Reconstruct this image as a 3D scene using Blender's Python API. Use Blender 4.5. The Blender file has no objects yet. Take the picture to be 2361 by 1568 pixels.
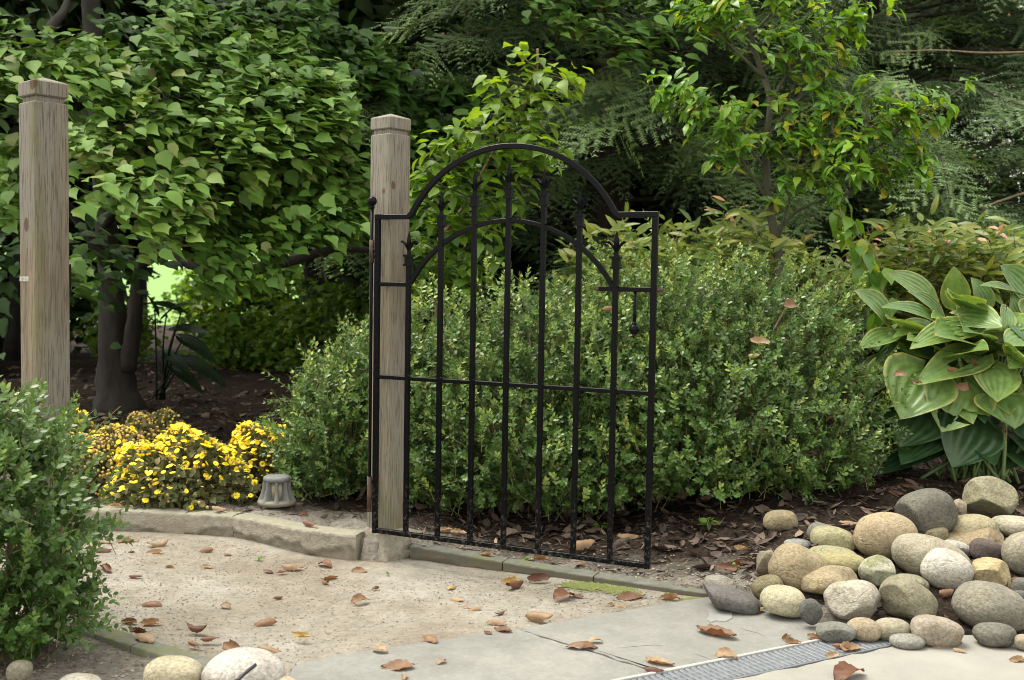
import bpy, bmesh, math
import numpy as np
from mathutils import Matrix, Vector

rng = np.random.default_rng(11)
C = bpy.context.scene.collection
sc = bpy.context.scene

# ------------------------------------------------------------------ camera
F, CX, CY = 2505.0, 1180.5, 784.0
ROLL, TILT, HC = math.atan(.0169), math.atan(142 / 2505.0), .89
def pitch(d):
    c, s = math.cos(TILT), math.sin(TILT)
    return np.array([d[0], d[1] * c + d[2] * s, -d[1] * s + d[2] * c])
cr, sr = math.cos(ROLL), math.sin(ROLL)
right, up, fwd = pitch((cr, 0, sr)), pitch((-sr, 0, cr)), pitch((0, 1, 0))
cam = bpy.data.cameras.new('camera')
co = bpy.data.objects.new('camera', cam); C.objects.link(co)
m = Matrix.Identity(4)
for i in range(3):
    m[i][0], m[i][1], m[i][2] = right[i], up[i], -fwd[i]
m[2][3] = HC
co.matrix_world = m
cam.sensor_width = 36; cam.lens = F / 2361 * 36
cam.clip_start = .05; cam.clip_end = 500
cam.dof.use_dof = True; cam.dof.focus_distance = 3.15; cam.dof.aperture_fstop = 5.6
sc.camera = co

# ------------------------------------------------------------------ light
SUN_EL, SUN_AZ = math.radians(66), math.radians(295)
w = bpy.data.worlds.new('World'); sc.world = w; w.use_nodes = True
nt = w.node_tree; nt.nodes.clear()
sky = nt.nodes.new('ShaderNodeTexSky'); sky.sky_type = 'NISHITA'; sky.sun_disc = False
sky.sun_elevation = SUN_EL; sky.sun_rotation = SUN_AZ; sky.air_density = 1.0; sky.dust_density = 8.0; sky.ozone_density = 1.0
hs = nt.nodes.new('ShaderNodeHueSaturation'); hs.inputs['Saturation'].default_value = .12
bgn = nt.nodes.new('ShaderNodeBackground'); bgn.inputs['Strength'].default_value = .12
wo = nt.nodes.new('ShaderNodeOutputWorld')
cl = nt.nodes.new('ShaderNodeMix'); cl.data_type = 'RGBA'; cl.inputs[0].default_value = .75; cl.inputs[7].default_value = (5.6, 5.5, 5.2, 1)   # thin white overcast over the blue
nt.links.new(sky.outputs[0], hs.inputs['Color']); nt.links.new(hs.outputs[0], cl.inputs[6]); nt.links.new(cl.outputs[2], bgn.inputs[0]); nt.links.new(bgn.outputs[0], wo.inputs[0])
sl = bpy.data.lights.new('sun', 'SUN'); sl.energy = 1.4; sl.angle = math.radians(34); sl.color = (1, .94, .82)
so = bpy.data.objects.new('sun', sl); C.objects.link(so)
sdir = Vector((math.sin(SUN_AZ) * math.cos(SUN_EL), math.cos(SUN_AZ) * math.cos(SUN_EL), math.sin(SUN_EL)))
so.rotation_euler = sdir.to_track_quat('Z', 'Y').to_euler()
vs = sc.view_settings
vs.view_transform = 'Standard'; vs.look = 'None'; vs.gamma = 1; vs.use_curve_mapping = False
vs.exposure = 1.8
sc.cycles.use_denoising = True; sc.cycles.filter_width = 1.0
sc.cycles.max_bounces = 8; sc.cycles.diffuse_bounces = 4; sc.cycles.transmission_bounces = 4
sc.cycles.sample_clamp_indirect = 6

# ------------------------------------------------------------------ pixel helpers (photo measured at 2361 x 1568)
def ray(x, y):
    dx, dy = x - CX, y - CY
    a = dx * cr + dy * sr; b = -dx * sr + dy * cr
    return pitch((a / F, 1, -b / F))
O = np.array([0, 0, HC])
def G(x, y, z=0.):
    r = ray(x, y); return O + r * ((z - HC) / r[2])
def D(x, y, d):
    r = ray(x, y); return O + r * (d / r[1])
def proj(Pw):
    q = Pw - O
    f = q @ fwd; return CX + F * (q @ right) / f, CY - F * (q @ up) / f, f

# ------------------------------------------------------------------ object helpers
LOC = {}
def thing(name, label=None, cat=None, loc=(0, 0, 0), group=None, kind=None):
    o = bpy.data.objects.new(name, None); C.objects.link(o); o.location = loc; o.empty_display_size = .05
    LOC[o.name] = np.array(loc, float)
    if label: o['label'] = label
    if cat: o['category'] = cat
    if group: o['group'] = group
    if kind: o['kind'] = kind
    return o
def mesh_np(name, V, polys, mats, rnd=None, smooth=True, midx=None):
    V = np.asarray(V, np.float32)
    polys = [np.asarray(p, np.int32) for p in (polys if isinstance(polys, list) else [polys]) if len(p)]
    me = bpy.data.meshes.new(name)
    loops = np.concatenate([p.ravel() for p in polys]); tot = np.concatenate([np.full(len(p), p.shape[1], np.int32) for p in polys])
    me.vertices.add(len(V)); me.vertices.foreach_set('co', V.ravel())
    me.loops.add(len(loops)); me.loops.foreach_set('vertex_index', loops)
    me.polygons.add(len(tot)); me.polygons.foreach_set('loop_start', np.concatenate([[0], np.cumsum(tot)[:-1]]).astype(np.int32))
    me.update(calc_edges=True)
    me.polygons.foreach_set('use_smooth', np.full(len(tot), smooth))
    if rnd is not None:
        a = me.attributes.new('rnd', 'FLOAT', 'POINT'); a.data.foreach_set('value', np.asarray(rnd, np.float32))
    for mt in (mats if isinstance(mats, (list, tuple)) else [mats]): me.materials.append(mt)
    if midx is not None: me.polygons.foreach_set('material_index', np.asarray(midx, np.int32))
    return me
def mk(name, V, polys, mats, root=None, parent=None, rnd=None, smooth=True, kind=None, label=None, cat=None, group=None, midx=None):
    """link a mesh given in world coordinates; root = its thing, parent = the part it belongs to (if a sub-part)"""
    V = np.asarray(V, float)
    if root is not None: V = V - LOC[root.name]
    elif cat:
        base = np.array([V[:, 0].mean(), V[:, 1].mean(), V[:, 2].min()]); V = V - base
    o = bpy.data.objects.new(name, mesh_np(name, V, polys, mats, rnd, smooth, midx)); C.objects.link(o)
    if root is not None: o.parent = parent or root
    elif cat: o.location = base; LOC[o.name] = base
    if kind: o['kind'] = kind
    if label: o['label'] = label
    if cat: o['category'] = cat
    if group: o['group'] = group
    return o
def norm(a): return a / np.maximum(np.linalg.norm(a, axis=-1, keepdims=True), 1e-9)
def merge(items):
    Vs, Ps, n, R = [], {}, 0, []
    for it in items:
        V, polys = it[0], it[1]; Vs.append(V)
        for p in (polys if isinstance(polys, list) else [polys]):
            p = np.asarray(p)
            if len(p): Ps.setdefault(p.shape[1], []).append(p + n)
        if len(it) > 2: R.append(it[2])
        n += len(V)
    return np.concatenate(Vs), [np.concatenate(p) for p in Ps.values()], (np.concatenate(R) if R else None)

# ------------------------------------------------------------------ shapes
def box(cx, cy, cz, sx, sy, sz, rz=0, bev=0.):
    b = bev
    v = []
    for z, ins in ((-sz / 2, b), (-sz / 2 + b, 0), (sz / 2 - b, 0), (sz / 2, b)):
        hx, hy = sx / 2 - ins, sy / 2 - ins; c = b if b else 1e-4
        v += [(-hx + c, -hy, z), (hx - c, -hy, z), (hx, -hy + c, z), (hx, hy - c, z), (hx - c, hy, z), (-hx + c, hy, z), (-hx, hy - c, z), (-hx, -hy + c, z)]
    v = np.array(v); c, s = math.cos(rz), math.sin(rz)
    v = np.c_[v[:, 0] * c - v[:, 1] * s + cx, v[:, 0] * s + v[:, 1] * c + cy, v[:, 2] + cz]
    q = [(k * 8 + i, k * 8 + (i + 1) % 8, k * 8 + 8 + (i + 1) % 8, k * 8 + 8 + i) for k in range(3) for i in range(8)]
    return v, [np.array(q), np.array([list(range(7, -1, -1)), list(range(24, 32))])]
def tube(pts, rad, n=8, wob=0., cap=True):
    pts = np.asarray(pts, float); rad = np.broadcast_to(rad, (len(pts),)).astype(float)
    t = norm(np.gradient(pts, axis=0)); ref = np.array([0, 0, 1.]) if abs(t[len(t) // 2][2]) < .8 else np.array([1., 0, 0])
    a = norm(np.cross(t, ref)); b = np.cross(t, a)
    th = np.arange(n) / n * 2 * math.pi
    R = rad[:, None] * (1 + wob * rng.standard_normal((len(pts), n)))
    V = pts[:, None] + R[..., None] * (np.cos(th)[None, :, None] * a[:, None] + np.sin(th)[None, :, None] * b[:, None])
    i, j = np.meshgrid(np.arange(len(pts) - 1), np.arange(n), indexing='ij'); j2 = (j + 1) % n
    q = np.stack([i * n + j, i * n + j2, (i + 1) * n + j2, (i + 1) * n + j], -1).reshape(-1, 4)
    P = [q]
    if cap: P.append(np.array([list(range(n))[::-1], [(len(pts) - 1) * n + k for k in range(n)]]))
    return V.reshape(-1, 3), P
def smoothline(pts, k=6):
    pts = np.asarray(pts, float); t = np.arange(len(pts)); tt = np.linspace(0, len(pts) - 1, (len(pts) - 1) * k + 1)
    P = np.pad(pts, ((1, 1), (0, 0)), mode='edge'); P[0] = 2 * pts[0] - pts[1]; P[-1] = 2 * pts[-1] - pts[-2]
    i = np.minimum(tt.astype(int), len(pts) - 2); f = (tt - i)[:, None]
    p0, p1, p2, p3 = P[i], P[i + 1], P[i + 2], P[i + 3]
    return .5 * (2 * p1 + (p2 - p0) * f + (2 * p0 - 5 * p1 + 4 * p2 - p3) * f ** 2 + (3 * p1 - p0 - 3 * p2 + p3) * f ** 3)
def lathe(prof, c, n=24, star=None):
    prof = np.asarray(prof, float); th = np.arange(n) / n * 2 * math.pi
    r = prof[:, :1] * (np.ones(n) if star is None else star(th))[None]
    V = np.stack([r * np.cos(th) + c[0], r * np.sin(th) + c[1], np.repeat(prof[:, 1:2] + c[2], n, 1)], -1).reshape(-1, 3)
    i, j = np.meshgrid(np.arange(len(prof) - 1), np.arange(n), indexing='ij'); j2 = (j + 1) % n
    return V, [np.stack([i * n + j, i * n + j2, (i + 1) * n + j2, (i + 1) * n + j], -1).reshape(-1, 4),
               np.array([list(range(n))[::-1], [(len(prof) - 1) * n + k for k in range(n)]])]
def prism(poly, z0, z1, edge=.004, wob=0., step=.03):
    """extruded polygon with a worn upper arris and slightly uneven sides"""
    P = np.asarray(poly, float)[:, :2]; pts = []
    for a, b in zip(P, np.roll(P, -1, 0)):
        k = max(1, int(np.linalg.norm(b - a) / step))
        for t in np.arange(k) / k: pts.append(a + (b - a) * t)
    P = np.array(pts); P += wob * rng.standard_normal(P.shape)
    t = norm(np.roll(P, -1, 0) - np.roll(P, 1, 0)); nn = np.c_[t[:, 1], -t[:, 0]]
    if np.cross(P - P.mean(0), np.roll(P, -1, 0) - P).sum() < 0: P = P[::-1]; nn = -(nn[::-1]) * -1
    t = norm(np.roll(P, -1, 0) - np.roll(P, 1, 0)); nn = np.c_[t[:, 1], -t[:, 0]]
    n = len(P)
    e = edge * (1 + .5 * rng.standard_normal(n)).clip(.3, 2)[:, None]
    V = np.concatenate([np.c_[P, np.full(n, z0)], np.c_[P, z1 - e], np.c_[P - nn * e, np.full(n, z1)]])
    q = [(k * n + i, k * n + (i + 1) % n, (k + 1) * n + (i + 1) % n, (k + 1) * n + i) for k in range(2) for i in range(n)]
    return V, [np.array(q), np.arange(2 * n, 3 * n)[None]]

# ------------------------------------------------------------------ materials
ALB = {'weathered_wood': .72, 'warm_weathered_wood': .62, 'stucco': .68, 'slate_curb': .56, 'bluestone': .5, 'scaled_stone': .52, 'concrete': .46, 'galvanised': .38, 'edge_metal': .6, 'gritty_sand': .53, 'mulch_soil': .58, 'river_stone': .57, 'dry_leaf': .62, 'grey_cast_lamp': .5, 'grit_stone': .54, 'mulch_shred': .7}
class M:
    def __init__(s, name):
        s.k = ALB.get(name, 1.)
        s.m = bpy.data.materials.new(name); s.m.use_nodes = True; s.t = s.m.node_tree; s.t.nodes.clear()
        s.out = s.n('ShaderNodeOutputMaterial')
    def n(s, ty, props=None, **inp):
        nd = s.t.nodes.new(ty)
        for k, v in (props or {}).items(): setattr(nd, k, v)
        for k, v in inp.items(): s.set(nd, k, v)
        return nd
    def set(s, nd, k, v):
        i = nd.inputs[int(k[1:])] if k[0] == '_' and k[1:].isdigit() else nd.inputs[k.replace('__', ' ')]
        if isinstance(v, bpy.types.NodeSocket): s.t.links.new(v, i)
        elif isinstance(v, bpy.types.Node): s.t.links.new(v.outputs[0], i)
        else: i.default_value = (*v, 1) if isinstance(v, tuple) and len(v) == 3 and i.type == 'RGBA' else v
    def noise(s, scale, detail=4., rough=.6, vec=None, dist=0.):
        nd = s.n('ShaderNodeTexNoise', Scale=scale, Detail=detail, Roughness=rough, Distortion=dist)
        if vec is not None: s.set(nd, 'Vector', vec)
        return nd.outputs['Fac']
    def ramp(s, fac, stops, interp='LINEAR'):
        nd = s.n('ShaderNodeValToRGB'); r = nd.color_ramp; r.interpolation = interp
        while len(r.elements) < len(stops): r.elements.new(.5)
        for e, (p, c) in zip(r.elements, stops): e.position = p; e.color = (*c, 1) if not isinstance(c, (int, float)) else (c, c, c, 1)
        s.set(nd, 'Fac', fac); return nd.outputs['Color']
    def mix(s, fac, a, b, mode='MIX'):
        nd = s.n('ShaderNodeMix', {'data_type': 'RGBA', 'blend_type': mode})
        for k, v in ((0, fac), (6, a), (7, b)):
            if isinstance(v, bpy.types.NodeSocket): s.t.links.new(v, nd.inputs[k])
            else: nd.inputs[k].default_value = (*v, 1) if isinstance(v, tuple) and len(v) == 3 else v
        return nd.outputs[2]
    def math(s, op, a, b=0., clamp=False):
        nd = s.n('ShaderNodeMath', {'operation': op, 'use_clamp': clamp}); s.set(nd, '_0', a); s.set(nd, '_1', b); return nd.outputs[0]
    def mapr(s, v, a, b, c=0., d=1.):
        nd = s.n('ShaderNodeMapRange', {'interpolation_type': 'SMOOTHSTEP'})
        for k, x in enumerate((v, a, b, c, d)): s.set(nd, '_%d' % k, x)
        return nd.outputs[0]
    def coord(s, which='Object', scale=None):
        v = s.n('ShaderNodeTexCoord').outputs[which]
        if scale is not None:
            mp = s.n('ShaderNodeMapping', Vector=v); mp.inputs['Scale'].default_value = scale; v = mp.outputs[0]
        return v
    def pos(s): return s.n('ShaderNodeNewGeometry').outputs['Position']
    def sep(s, v):
        nd = s.n('ShaderNodeSeparateXYZ'); s.set(nd, '_0', v); return nd.outputs
    def bump(s, h, strength=.3, dist=.01):
        return s.n('ShaderNodeBump', Height=h, Strength=strength, Distance=dist).outputs[0]
    def bsdf(s, col, rough=.8, bump=None, metal=0., spec=.5, **kw):
        if s.k != 1.: col = s.mix(1., col, (s.k,) * 3, 'MULTIPLY')
        p = s.n('ShaderNodeBsdfPrincipled'); s.set(p, 'Base Color', col); s.set(p, 'Roughness', rough); s.set(p, 'Metallic', metal); s.set(p, 'Specular IOR Level', spec)
        if bump is not None: s.set(p, 'Normal', bump)
        for k, v in kw.items(): s.set(p, k, v)
        return p
    def done(s, sh):
        s.t.links.new(sh.outputs[0], s.out.inputs['Surface']); return s.m

GAIN = {'boxwood_leaf': 1.22, 'broad_leaf': 1.15, 'young_leaf': 1.2, 'glossy_leaf': 1.5, 'laurel_leaf': 1.5, 'hemlock_needle': 1.45, 'undergrowth_leaf': 1.1}
def leaf_mat(name, stops, rough=.5, trans=.3, tcol=(1.5, 1.55, .7), under=.25, spec=.5, interp='LINEAR', uc=(.3, .36, .22)):
    m = M(name); a = m.n('ShaderNodeAttribute', {'attribute_name': 'rnd'}).outputs['Fac']; g = GAIN.get(name, 1.)
    stops = [(p_, (c_[0] * g * (.95 if name == 'broad_leaf' else .9 if name == 'young_leaf' else 1.1), c_[1] * g, c_[2] * g * (1. if name == 'broad_leaf' else .85))) for p_, c_ in stops]
    col = m.ramp(a, stops, interp)
    nz = m.noise(9., 3., .6, m.pos()); col = m.mix(.5, col, m.ramp(nz, [(.3, .62), (.7, 1.3)]), 'MULTIPLY')
    bf = m.n('ShaderNodeNewGeometry').outputs['Backfacing']
    c2 = m.mix(m.math('MULTIPLY', bf, under), col, uc)
    p = m.bsdf(c2, rough, spec=spec)
    t = m.n('ShaderNodeBsdfTranslucent'); m.set(t, 'Color', m.mix(1., col, tcol, 'MULTIPLY'))
    x = m.n('ShaderNodeMixShader', Fac=trans); m.set(x, '_1', p); m.set(x, '_2', t)
    return m.done(x)
def bark_mat(name, c1, c2, sc_=18., stretch=.25):
    m = M(name); v = m.coord('Object', (1, 1, stretch)); n1 = m.noise(sc_, 6., .7, v); n2 = m.noise(5., 3., .5, m.coord('Object'))
    col = m.mix(m.mapr(n2, .4, .7), m.ramp(n1, [(.38, c1), (.62, c2)]), tuple(x * .8 for x in c2))
    return m.done(m.bsdf(col, .9, m.bump(n1, .6, .02)))

MAT = {}
MAT['box'] = leaf_mat('boxwood_leaf', [(0, (.03, .075, .016)), (.4, (.064, .135, .032)), (.75, (.115, .19, .045)), (1, (.21, .28, .055))], .38, .27, under=.35)
MAT['maple'] = leaf_mat('broad_leaf', [(0, (.018, .046, .008)), (.35, (.045, .1, .013)), (.7, (.085, .155, .022)), (.92, (.125, .2, .03)), (1, (.15, .17, .045))], .55, .2, under=.2, spec=.25)
MAT['young'] = leaf_mat('young_leaf', [(0, (.07, .13, .015)), (.5, (.13, .2, .02)), (.85, (.19, .25, .03)), (1, (.24, .22, .04))], .42, .45, tcol=(1.8, 1.7, .5))
MAT['magn'] = leaf_mat('glossy_leaf', [(0, (.045, .12, .018)), (.5, (.08, .18, .024)), (.75, (.15, .25, .028)), (.9, (.22, .22, .035)), (1, (.32, .23, .05))], .3, .4, tcol=(1.8, 1.7, .4), under=.3, uc=(.25, .22, .08))
MAT['laurel'] = leaf_mat('laurel_leaf', [(0, (.05, .11, .025)), (.45, (.11, .16, .03)), (.72, (.17, .19, .035)), (.82, (.24, .15, .04)), (.88, (.32, .17, .09)), (1, (.46, .27, .22))], .36, .3, under=.6, uc=(.42, .38, .3))
MAT['dark'] = leaf_mat('woodland_leaf', [(0, (.01, .024, .006)), (.6, (.02, .044, .009)), (1, (.04, .075, .014))], .6, .1, spec=.15, under=.1)  # background woods darkened, their deep shade put into the leaf colour
MAT['under'] = leaf_mat('undergrowth_leaf', [(0, (.05, .12, .015)), (.6, (.1, .2, .025)), (1, (.2, .28, .04))], .5, .5)  # brightened and more translucent, the light from behind put into the colour
MAT['hem'] = leaf_mat('hemlock_needle', [(0, (.02, .048, .016)), (.5, (.07, .135, .042)), (1, (.15, .24, .075))], .6, .2, under=.3)
MAT['mumleaf'] = leaf_mat('mum_leaf', [(0, (.06, .09, .03)), (.45, (.11, .13, .05)), (.75, (.24, .2, .1)), (1, (.2, .11, .05))], .7, .15)
MAT['petal'] = leaf_mat('yellow_petal', [(0, (.78, .6, .008)), (.5, (.86, .74, .02)), (1, (.9, .82, .06))], .6, .2, tcol=(1, .95, .5), under=0)
MAT['budcol'] = leaf_mat('spent_bud', [(0, (.3, .26, .1)), (.5, (.42, .33, .1)), (1, (.55, .4, .05))], .8, .1)
m = M('flower_eye'); MAT['eye'] = m.done(m.bsdf((.72, .5, .02), .8))
MAT['twig'] = bark_mat('twig_bark', (.1, .07, .04), (.26, .19, .1), 60)
MAT['green_twig'] = bark_mat('green_twig', (.14, .14, .05), (.3, .27, .11), 60)
MAT['bark'] = bark_mat('shaded_bark', (.006, .005, .004), (.03, .024, .018), 13)  # near-black bark, the shade under the trees put into its colour
MAT['bark2'] = bark_mat('conifer_bark', (.02, .014, .01), (.075, .05, .035), 22, .15)
MAT['paletrunk'] = bark_mat('smooth_bark', (.055, .055, .036), (.115, .108, .07), 30)

# weathered wood
def wood_mat(name, knots, warm, green):
    m = M(name); ob = m.coord('Object'); v = m.coord('Object', (1, 1, .045))
    g1 = m.noise(250., 6., .7, v); g2 = m.noise(30., 4., .6, v, .4); big = m.noise(5., 3., .5, m.coord('Object', (1, 1, .35)))
    col = m.ramp(g2, [(.25, (.15, .118, .08)), (.5, (.28, .23, .155)), (.75, warm)])
    col = m.mix(m.mapr(big, .34, .6, 0., .85), col, (.3, .283, .24))
    col = m.mix(m.mapr(g1, .49, .6, 0., .8), col, (.11, .09, .062))
    sx = m.sep(ob)
    edge = m.math('MULTIPLY', m.math('MULTIPLY', m.mapr(sx[0], -.02, .042), m.mapr(sx[1], .0, -.042)), m.mapr(m.noise(14., 5., .6, m.coord('Object', (1, 1, .2))), .42, .68, 0., green))
    col = m.mix(edge, col, (.17, .17, .055))
    low = m.math('MULTIPLY', m.mapr(sx[2], .55, .1), m.mapr(m.noise(10., 4.), .4, .65, 0., .6)); col = m.mix(low, col, (.2, .2, .09))
    for kx, ky, kz, r in knots:
        dv = m.n('ShaderNodeVectorMath', {'operation': 'SUBTRACT'}); m.set(dv, '_0', ob); dv.inputs[1].default_value = (kx, ky, kz)
        dm = m.n('ShaderNodeVectorMath', {'operation': 'MULTIPLY'}); m.set(dm, '_0', dv.outputs[0]); dm.inputs[1].default_value = (1, 1, .7)
        ln = m.n('ShaderNodeVectorMath', {'operation': 'LENGTH'}); m.set(ln, '_0', dm.outputs[0])
        dd = m.math('ADD', ln.outputs['Value'], m.math('MULTIPLY', m.noise(60., 2.), .006))
        ring = m.math('SINE', m.math('MULTIPLY', dd, 1400.))
        kc = m.mix(m.math('MULTIPLY', ring, .35, True), (.14, .09, .05), (.06, .04, .025))
        col = m.mix(m.mapr(dd, r + .006, r), col, kc)
    return m.done(m.bsdf(col, .85, m.bump(m.math('ADD', g1, m.math('MULTIPLY', g2, .6)), .5, .006), spec=.3))
MAT['wood'] = wood_mat('weathered_wood', ((.0445, -.028, 1.168, .009), (.02, -.0445, 1.15, .006)), (.42, .36, .26), .3)
MAT['wood2'] = wood_mat('warm_weathered_wood', ((-.005, -.0445, 1.005, .013), (.04, -.043, .555, .012), (.035, -.0445, 1.36, .014)), (.42, .31, .19), .75)

# black painted iron, chipped near the ground
m = M('black_iron'); ps = m.pos(); n1 = m.noise(90., 5., .7, ps); n2 = m.noise(260., 3., .6, m.n('ShaderNodeMapping', Vector=ps).outputs[0]); z = m.sep(ps)[2]
lowm = m.mapr(z, .55, .12); wear = m.mapr(m.math('ADD', m.math('MULTIPLY', n1, .8), m.math('MULTIPLY', lowm, .2)), .6, .76, 0., .5)
wear = m.math('MULTIPLY', wear, m.mapr(z, .62, .2)); col = m.mix(wear, (.004, .004, .0046), (.14, .13, .11))
spk = m.mapr(n2, .72, .78, 0., .12); col = m.mix(spk, col, (.2, .2, .2))
MAT['iron'] = m.done(m.bsdf(col, m.mapr(n1, .3, .7, .2, .34), spec=.085))
m = M('rusty_iron'); n1 = m.noise(60., 5., .7, m.pos()); MAT['rust'] = m.done(m.bsdf(m.ramp(n1, [(.4, (.015, .014, .013)), (.58, (.08, .035, .018)), (.75, (.16, .065, .03))]), .8, m.bump(n1, .3, .004)))

# stucco / concrete curb
m = M('stucco'); ps = m.pos(); n1 = m.noise(160., 5., .65, ps); n2 = m.noise(9., 4., .6, ps); n3 = m.noise(40., 4., .6, ps); z = m.sep(ps)[2]
col = m.ramp(n3, [(.3, (.34, .305, .235)), (.65, (.47, .43, .34))]); col = m.mix(m.mapr(z, .05, .0, 0., .45), col, (.22, .175, .11))
up_ = m.sep(m.n('ShaderNodeNewGeometry').outputs['Normal'])[2]
col = m.mix(m.math('MULTIPLY', m.mapr(up_, .6, .95), m.mapr(n2, .3, .6, .2, .7)), col, (.3, .3, .21))
MAT['stucco'] = m.done(m.bsdf(col, .95, m.bump(m.math('ADD', n1, n3), .7, .006), spec=.2))
# slate curb
m = M('slate_curb'); ps = m.pos(); n1 = m.noise(30., 6., .65, ps); n2 = m.noise(7., 4., .6, ps); up_ = m.sep(m.n('ShaderNodeNewGeometry').outputs['Normal'])[2]
col = m.ramp(n1, [(.3, (.15, .155, .12)), (.7, (.28, .28, .235))]); col = m.mix(m.mapr(n2, .48, .65, 0., .75), col, (.22, .235, .1))
col = m.mix(m.math('MULTIPLY', m.mapr(up_, .5, .1), m.mapr(n1, .35, .6, .2, .9)), col, (.22, .185, .12))
MAT['slate'] = m.done(m.bsdf(col, .85, m.bump(n1, .4, .006), spec=.3))
# bluestone flags
m = M('bluestone'); ps = m.pos(); n1 = m.noise(3.2, 6., .6, ps); n2 = m.noise(220., 3., .6, ps); n3 = m.noise(22., 6., .7, ps)
col = m.ramp(n1, [(.3, (.3, .3, .27)), (.55, (.37, .368, .33)), (.75, (.44, .425, .37))]); col = m.mix(.5, col, m.ramp(n3, [(.3, .7), (.7, 1.22)]), 'MULTIPLY'); n5 = m.noise(70., 5., .7, ps); col = m.mix(.5, col, m.ramp(n5, [(.3, .75), (.7, 1.2)]), 'MULTIPLY')
col = m.mix(m.mapr(n2, .62, .72, 0., .3), col, (.6, .58, .52)); col = m.mix(m.mapr(n3, .66, .72, 0., .35), col, (.2, .19, .16))
oi = m.n('ShaderNodeObjectInfo'); col = m.mix(m.math('MULTIPLY', oi.outputs['Random'], .35), col, (.4, .385, .33))
MAT['flag'] = m.done(m.bsdf(col, m.mapr(n1, .3, .7, .6, .8), m.bump(m.math('ADD', n3, m.math('MULTIPLY', n2, .3)), .25, .004), spec=.35))
m = M('scaled_stone'); n3 = m.noise(40., 5., .6, m.pos()); MAT['flake'] = m.done(m.bsdf(m.ramp(n3, [(.3, (.36, .36, .33)), (.7, (.45, .445, .41))]), .7, m.bump(n3, .2, .003)))
m = M('dark_joint'); MAT['joint'] = m.done(m.bsdf((.05, .045, .035), .95))
m = M('concrete'); ps = m.pos(); n1 = m.noise(5., 6., .6, ps); n2 = m.noise(180., 4., .6, ps); n3 = m.noise(30., 5., .7, ps)
col = m.ramp(n1, [(.3, (.44, .42, .36)), (.7, (.55, .53, .46))]); col = m.mix(m.mapr(n3, .62, .74, 0., .35), col, (.3, .26, .19)); col = m.mix(m.mapr(n2, .3, .2, 0., .3), col, (.25, .22, .18))
MAT['concrete'] = m.done(m.bsdf(col, .9, m.bump(n2, .4, .003), spec=.3))
m = M('galvanised'); n1 = m.noise(60., 4., .6, m.pos()); MAT['galv'] = m.done(m.bsdf(m.ramp(n1, [(.3, (.34, .37, .4)), (.7, (.5, .53, .56))]), .5, m.bump(n1, .1, .002), metal=.35))
m = M('edge_metal'); n1 = m.noise(60., 4., .6, m.pos()); MAT['edge'] = m.done(m.bsdf(m.ramp(n1, [(.3, (.5, .49, .45)), (.7, (.66, .65, .6))]), .6, metal=.2))
# sand
m = M('gritty_sand'); ps = m.pos(); n1 = m.noise(2.2, 5., .6, ps); n2 = m.noise(420., 3., .7, ps); n3 = m.noise(60., 5., .7, ps); n4 = m.noise(14., 5., .65, ps)
col = m.ramp(n1, [(.36, (.385, .333, .255)), (.5, (.475, .428, .342)), (.62, (.56, .522, .44))])
col = m.mix(.65, col, m.ramp(n3, [(.3, .66), (.5, 1.), (.72, 1.22)]), 'MULTIPLY')
col = m.mix(.75, col, m.ramp(n4, [(.3, .75), (.7, 1.2)]), 'MULTIPLY')
col = m.mix(m.mapr(n2, .6, .72, 0., .6), col, (.62, .56, .45)); col = m.mix(m.mapr(n2, .4, .3, 0., .6), col, (.2, .15, .095))
MAT['sand'] = m.done(m.bsdf(col, .97, m.bump(m.math('ADD', m.math('MULTIPLY', n2, .5), n3), .8, .008), spec=.15))
# soil: dark mulch with grey grit by the kerbs
m = M('mulch_soil'); ps = m.pos(); xyz = m.sep(ps); n1 = m.noise(55., 6., .75, ps); n2 = m.noise(6., 4., .6, ps); n3 = m.noise(240., 3., .7, ps)
dark = m.ramp(n1, [(.3, (.014, .01, .007)), (.5, (.045, .03, .02)), (.64, (.1, .068, .045)), (.78, (.2, .14, .09))])
grit = m.ramp(n1, [(.28, (.16, .14, .115)), (.46, (.38, .34, .28)), (.7, (.62, .57, .48))])
grit = m.mix(m.mapr(n3, .58, .7, 0., .7), grit, (.5, .46, .38))
lin = m.math('ADD', xyz[1], m.math('MULTIPLY', xyz[0], .42))
msk = m.math('MAXIMUM', m.mapr(m.math('ADD', lin, m.math('MULTIPLY', n2, .35)), 3.8, 3.45), m.mapr(xyz[1], 3.0, 2.9))
col = m.mix(m.math('MULTIPLY', msk, m.mapr(xyz[0], 1.05, .75)), dark, grit)
MAT['soil'] = m.done(m.bsdf(col, .97, m.bump(m.math('ADD', n1, m.math('MULTIPLY', n3, .4)), .9, .02), spec=.15))
m = M('lawn'); n1 = m.noise(3., 6., .7, m.pos()); MAT['lawn'] = m.done(m.bsdf(m.ramp(n1, [(.3, (.09, .19, .03)), (.7, (.14, .25, .045))]), .9))
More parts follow.
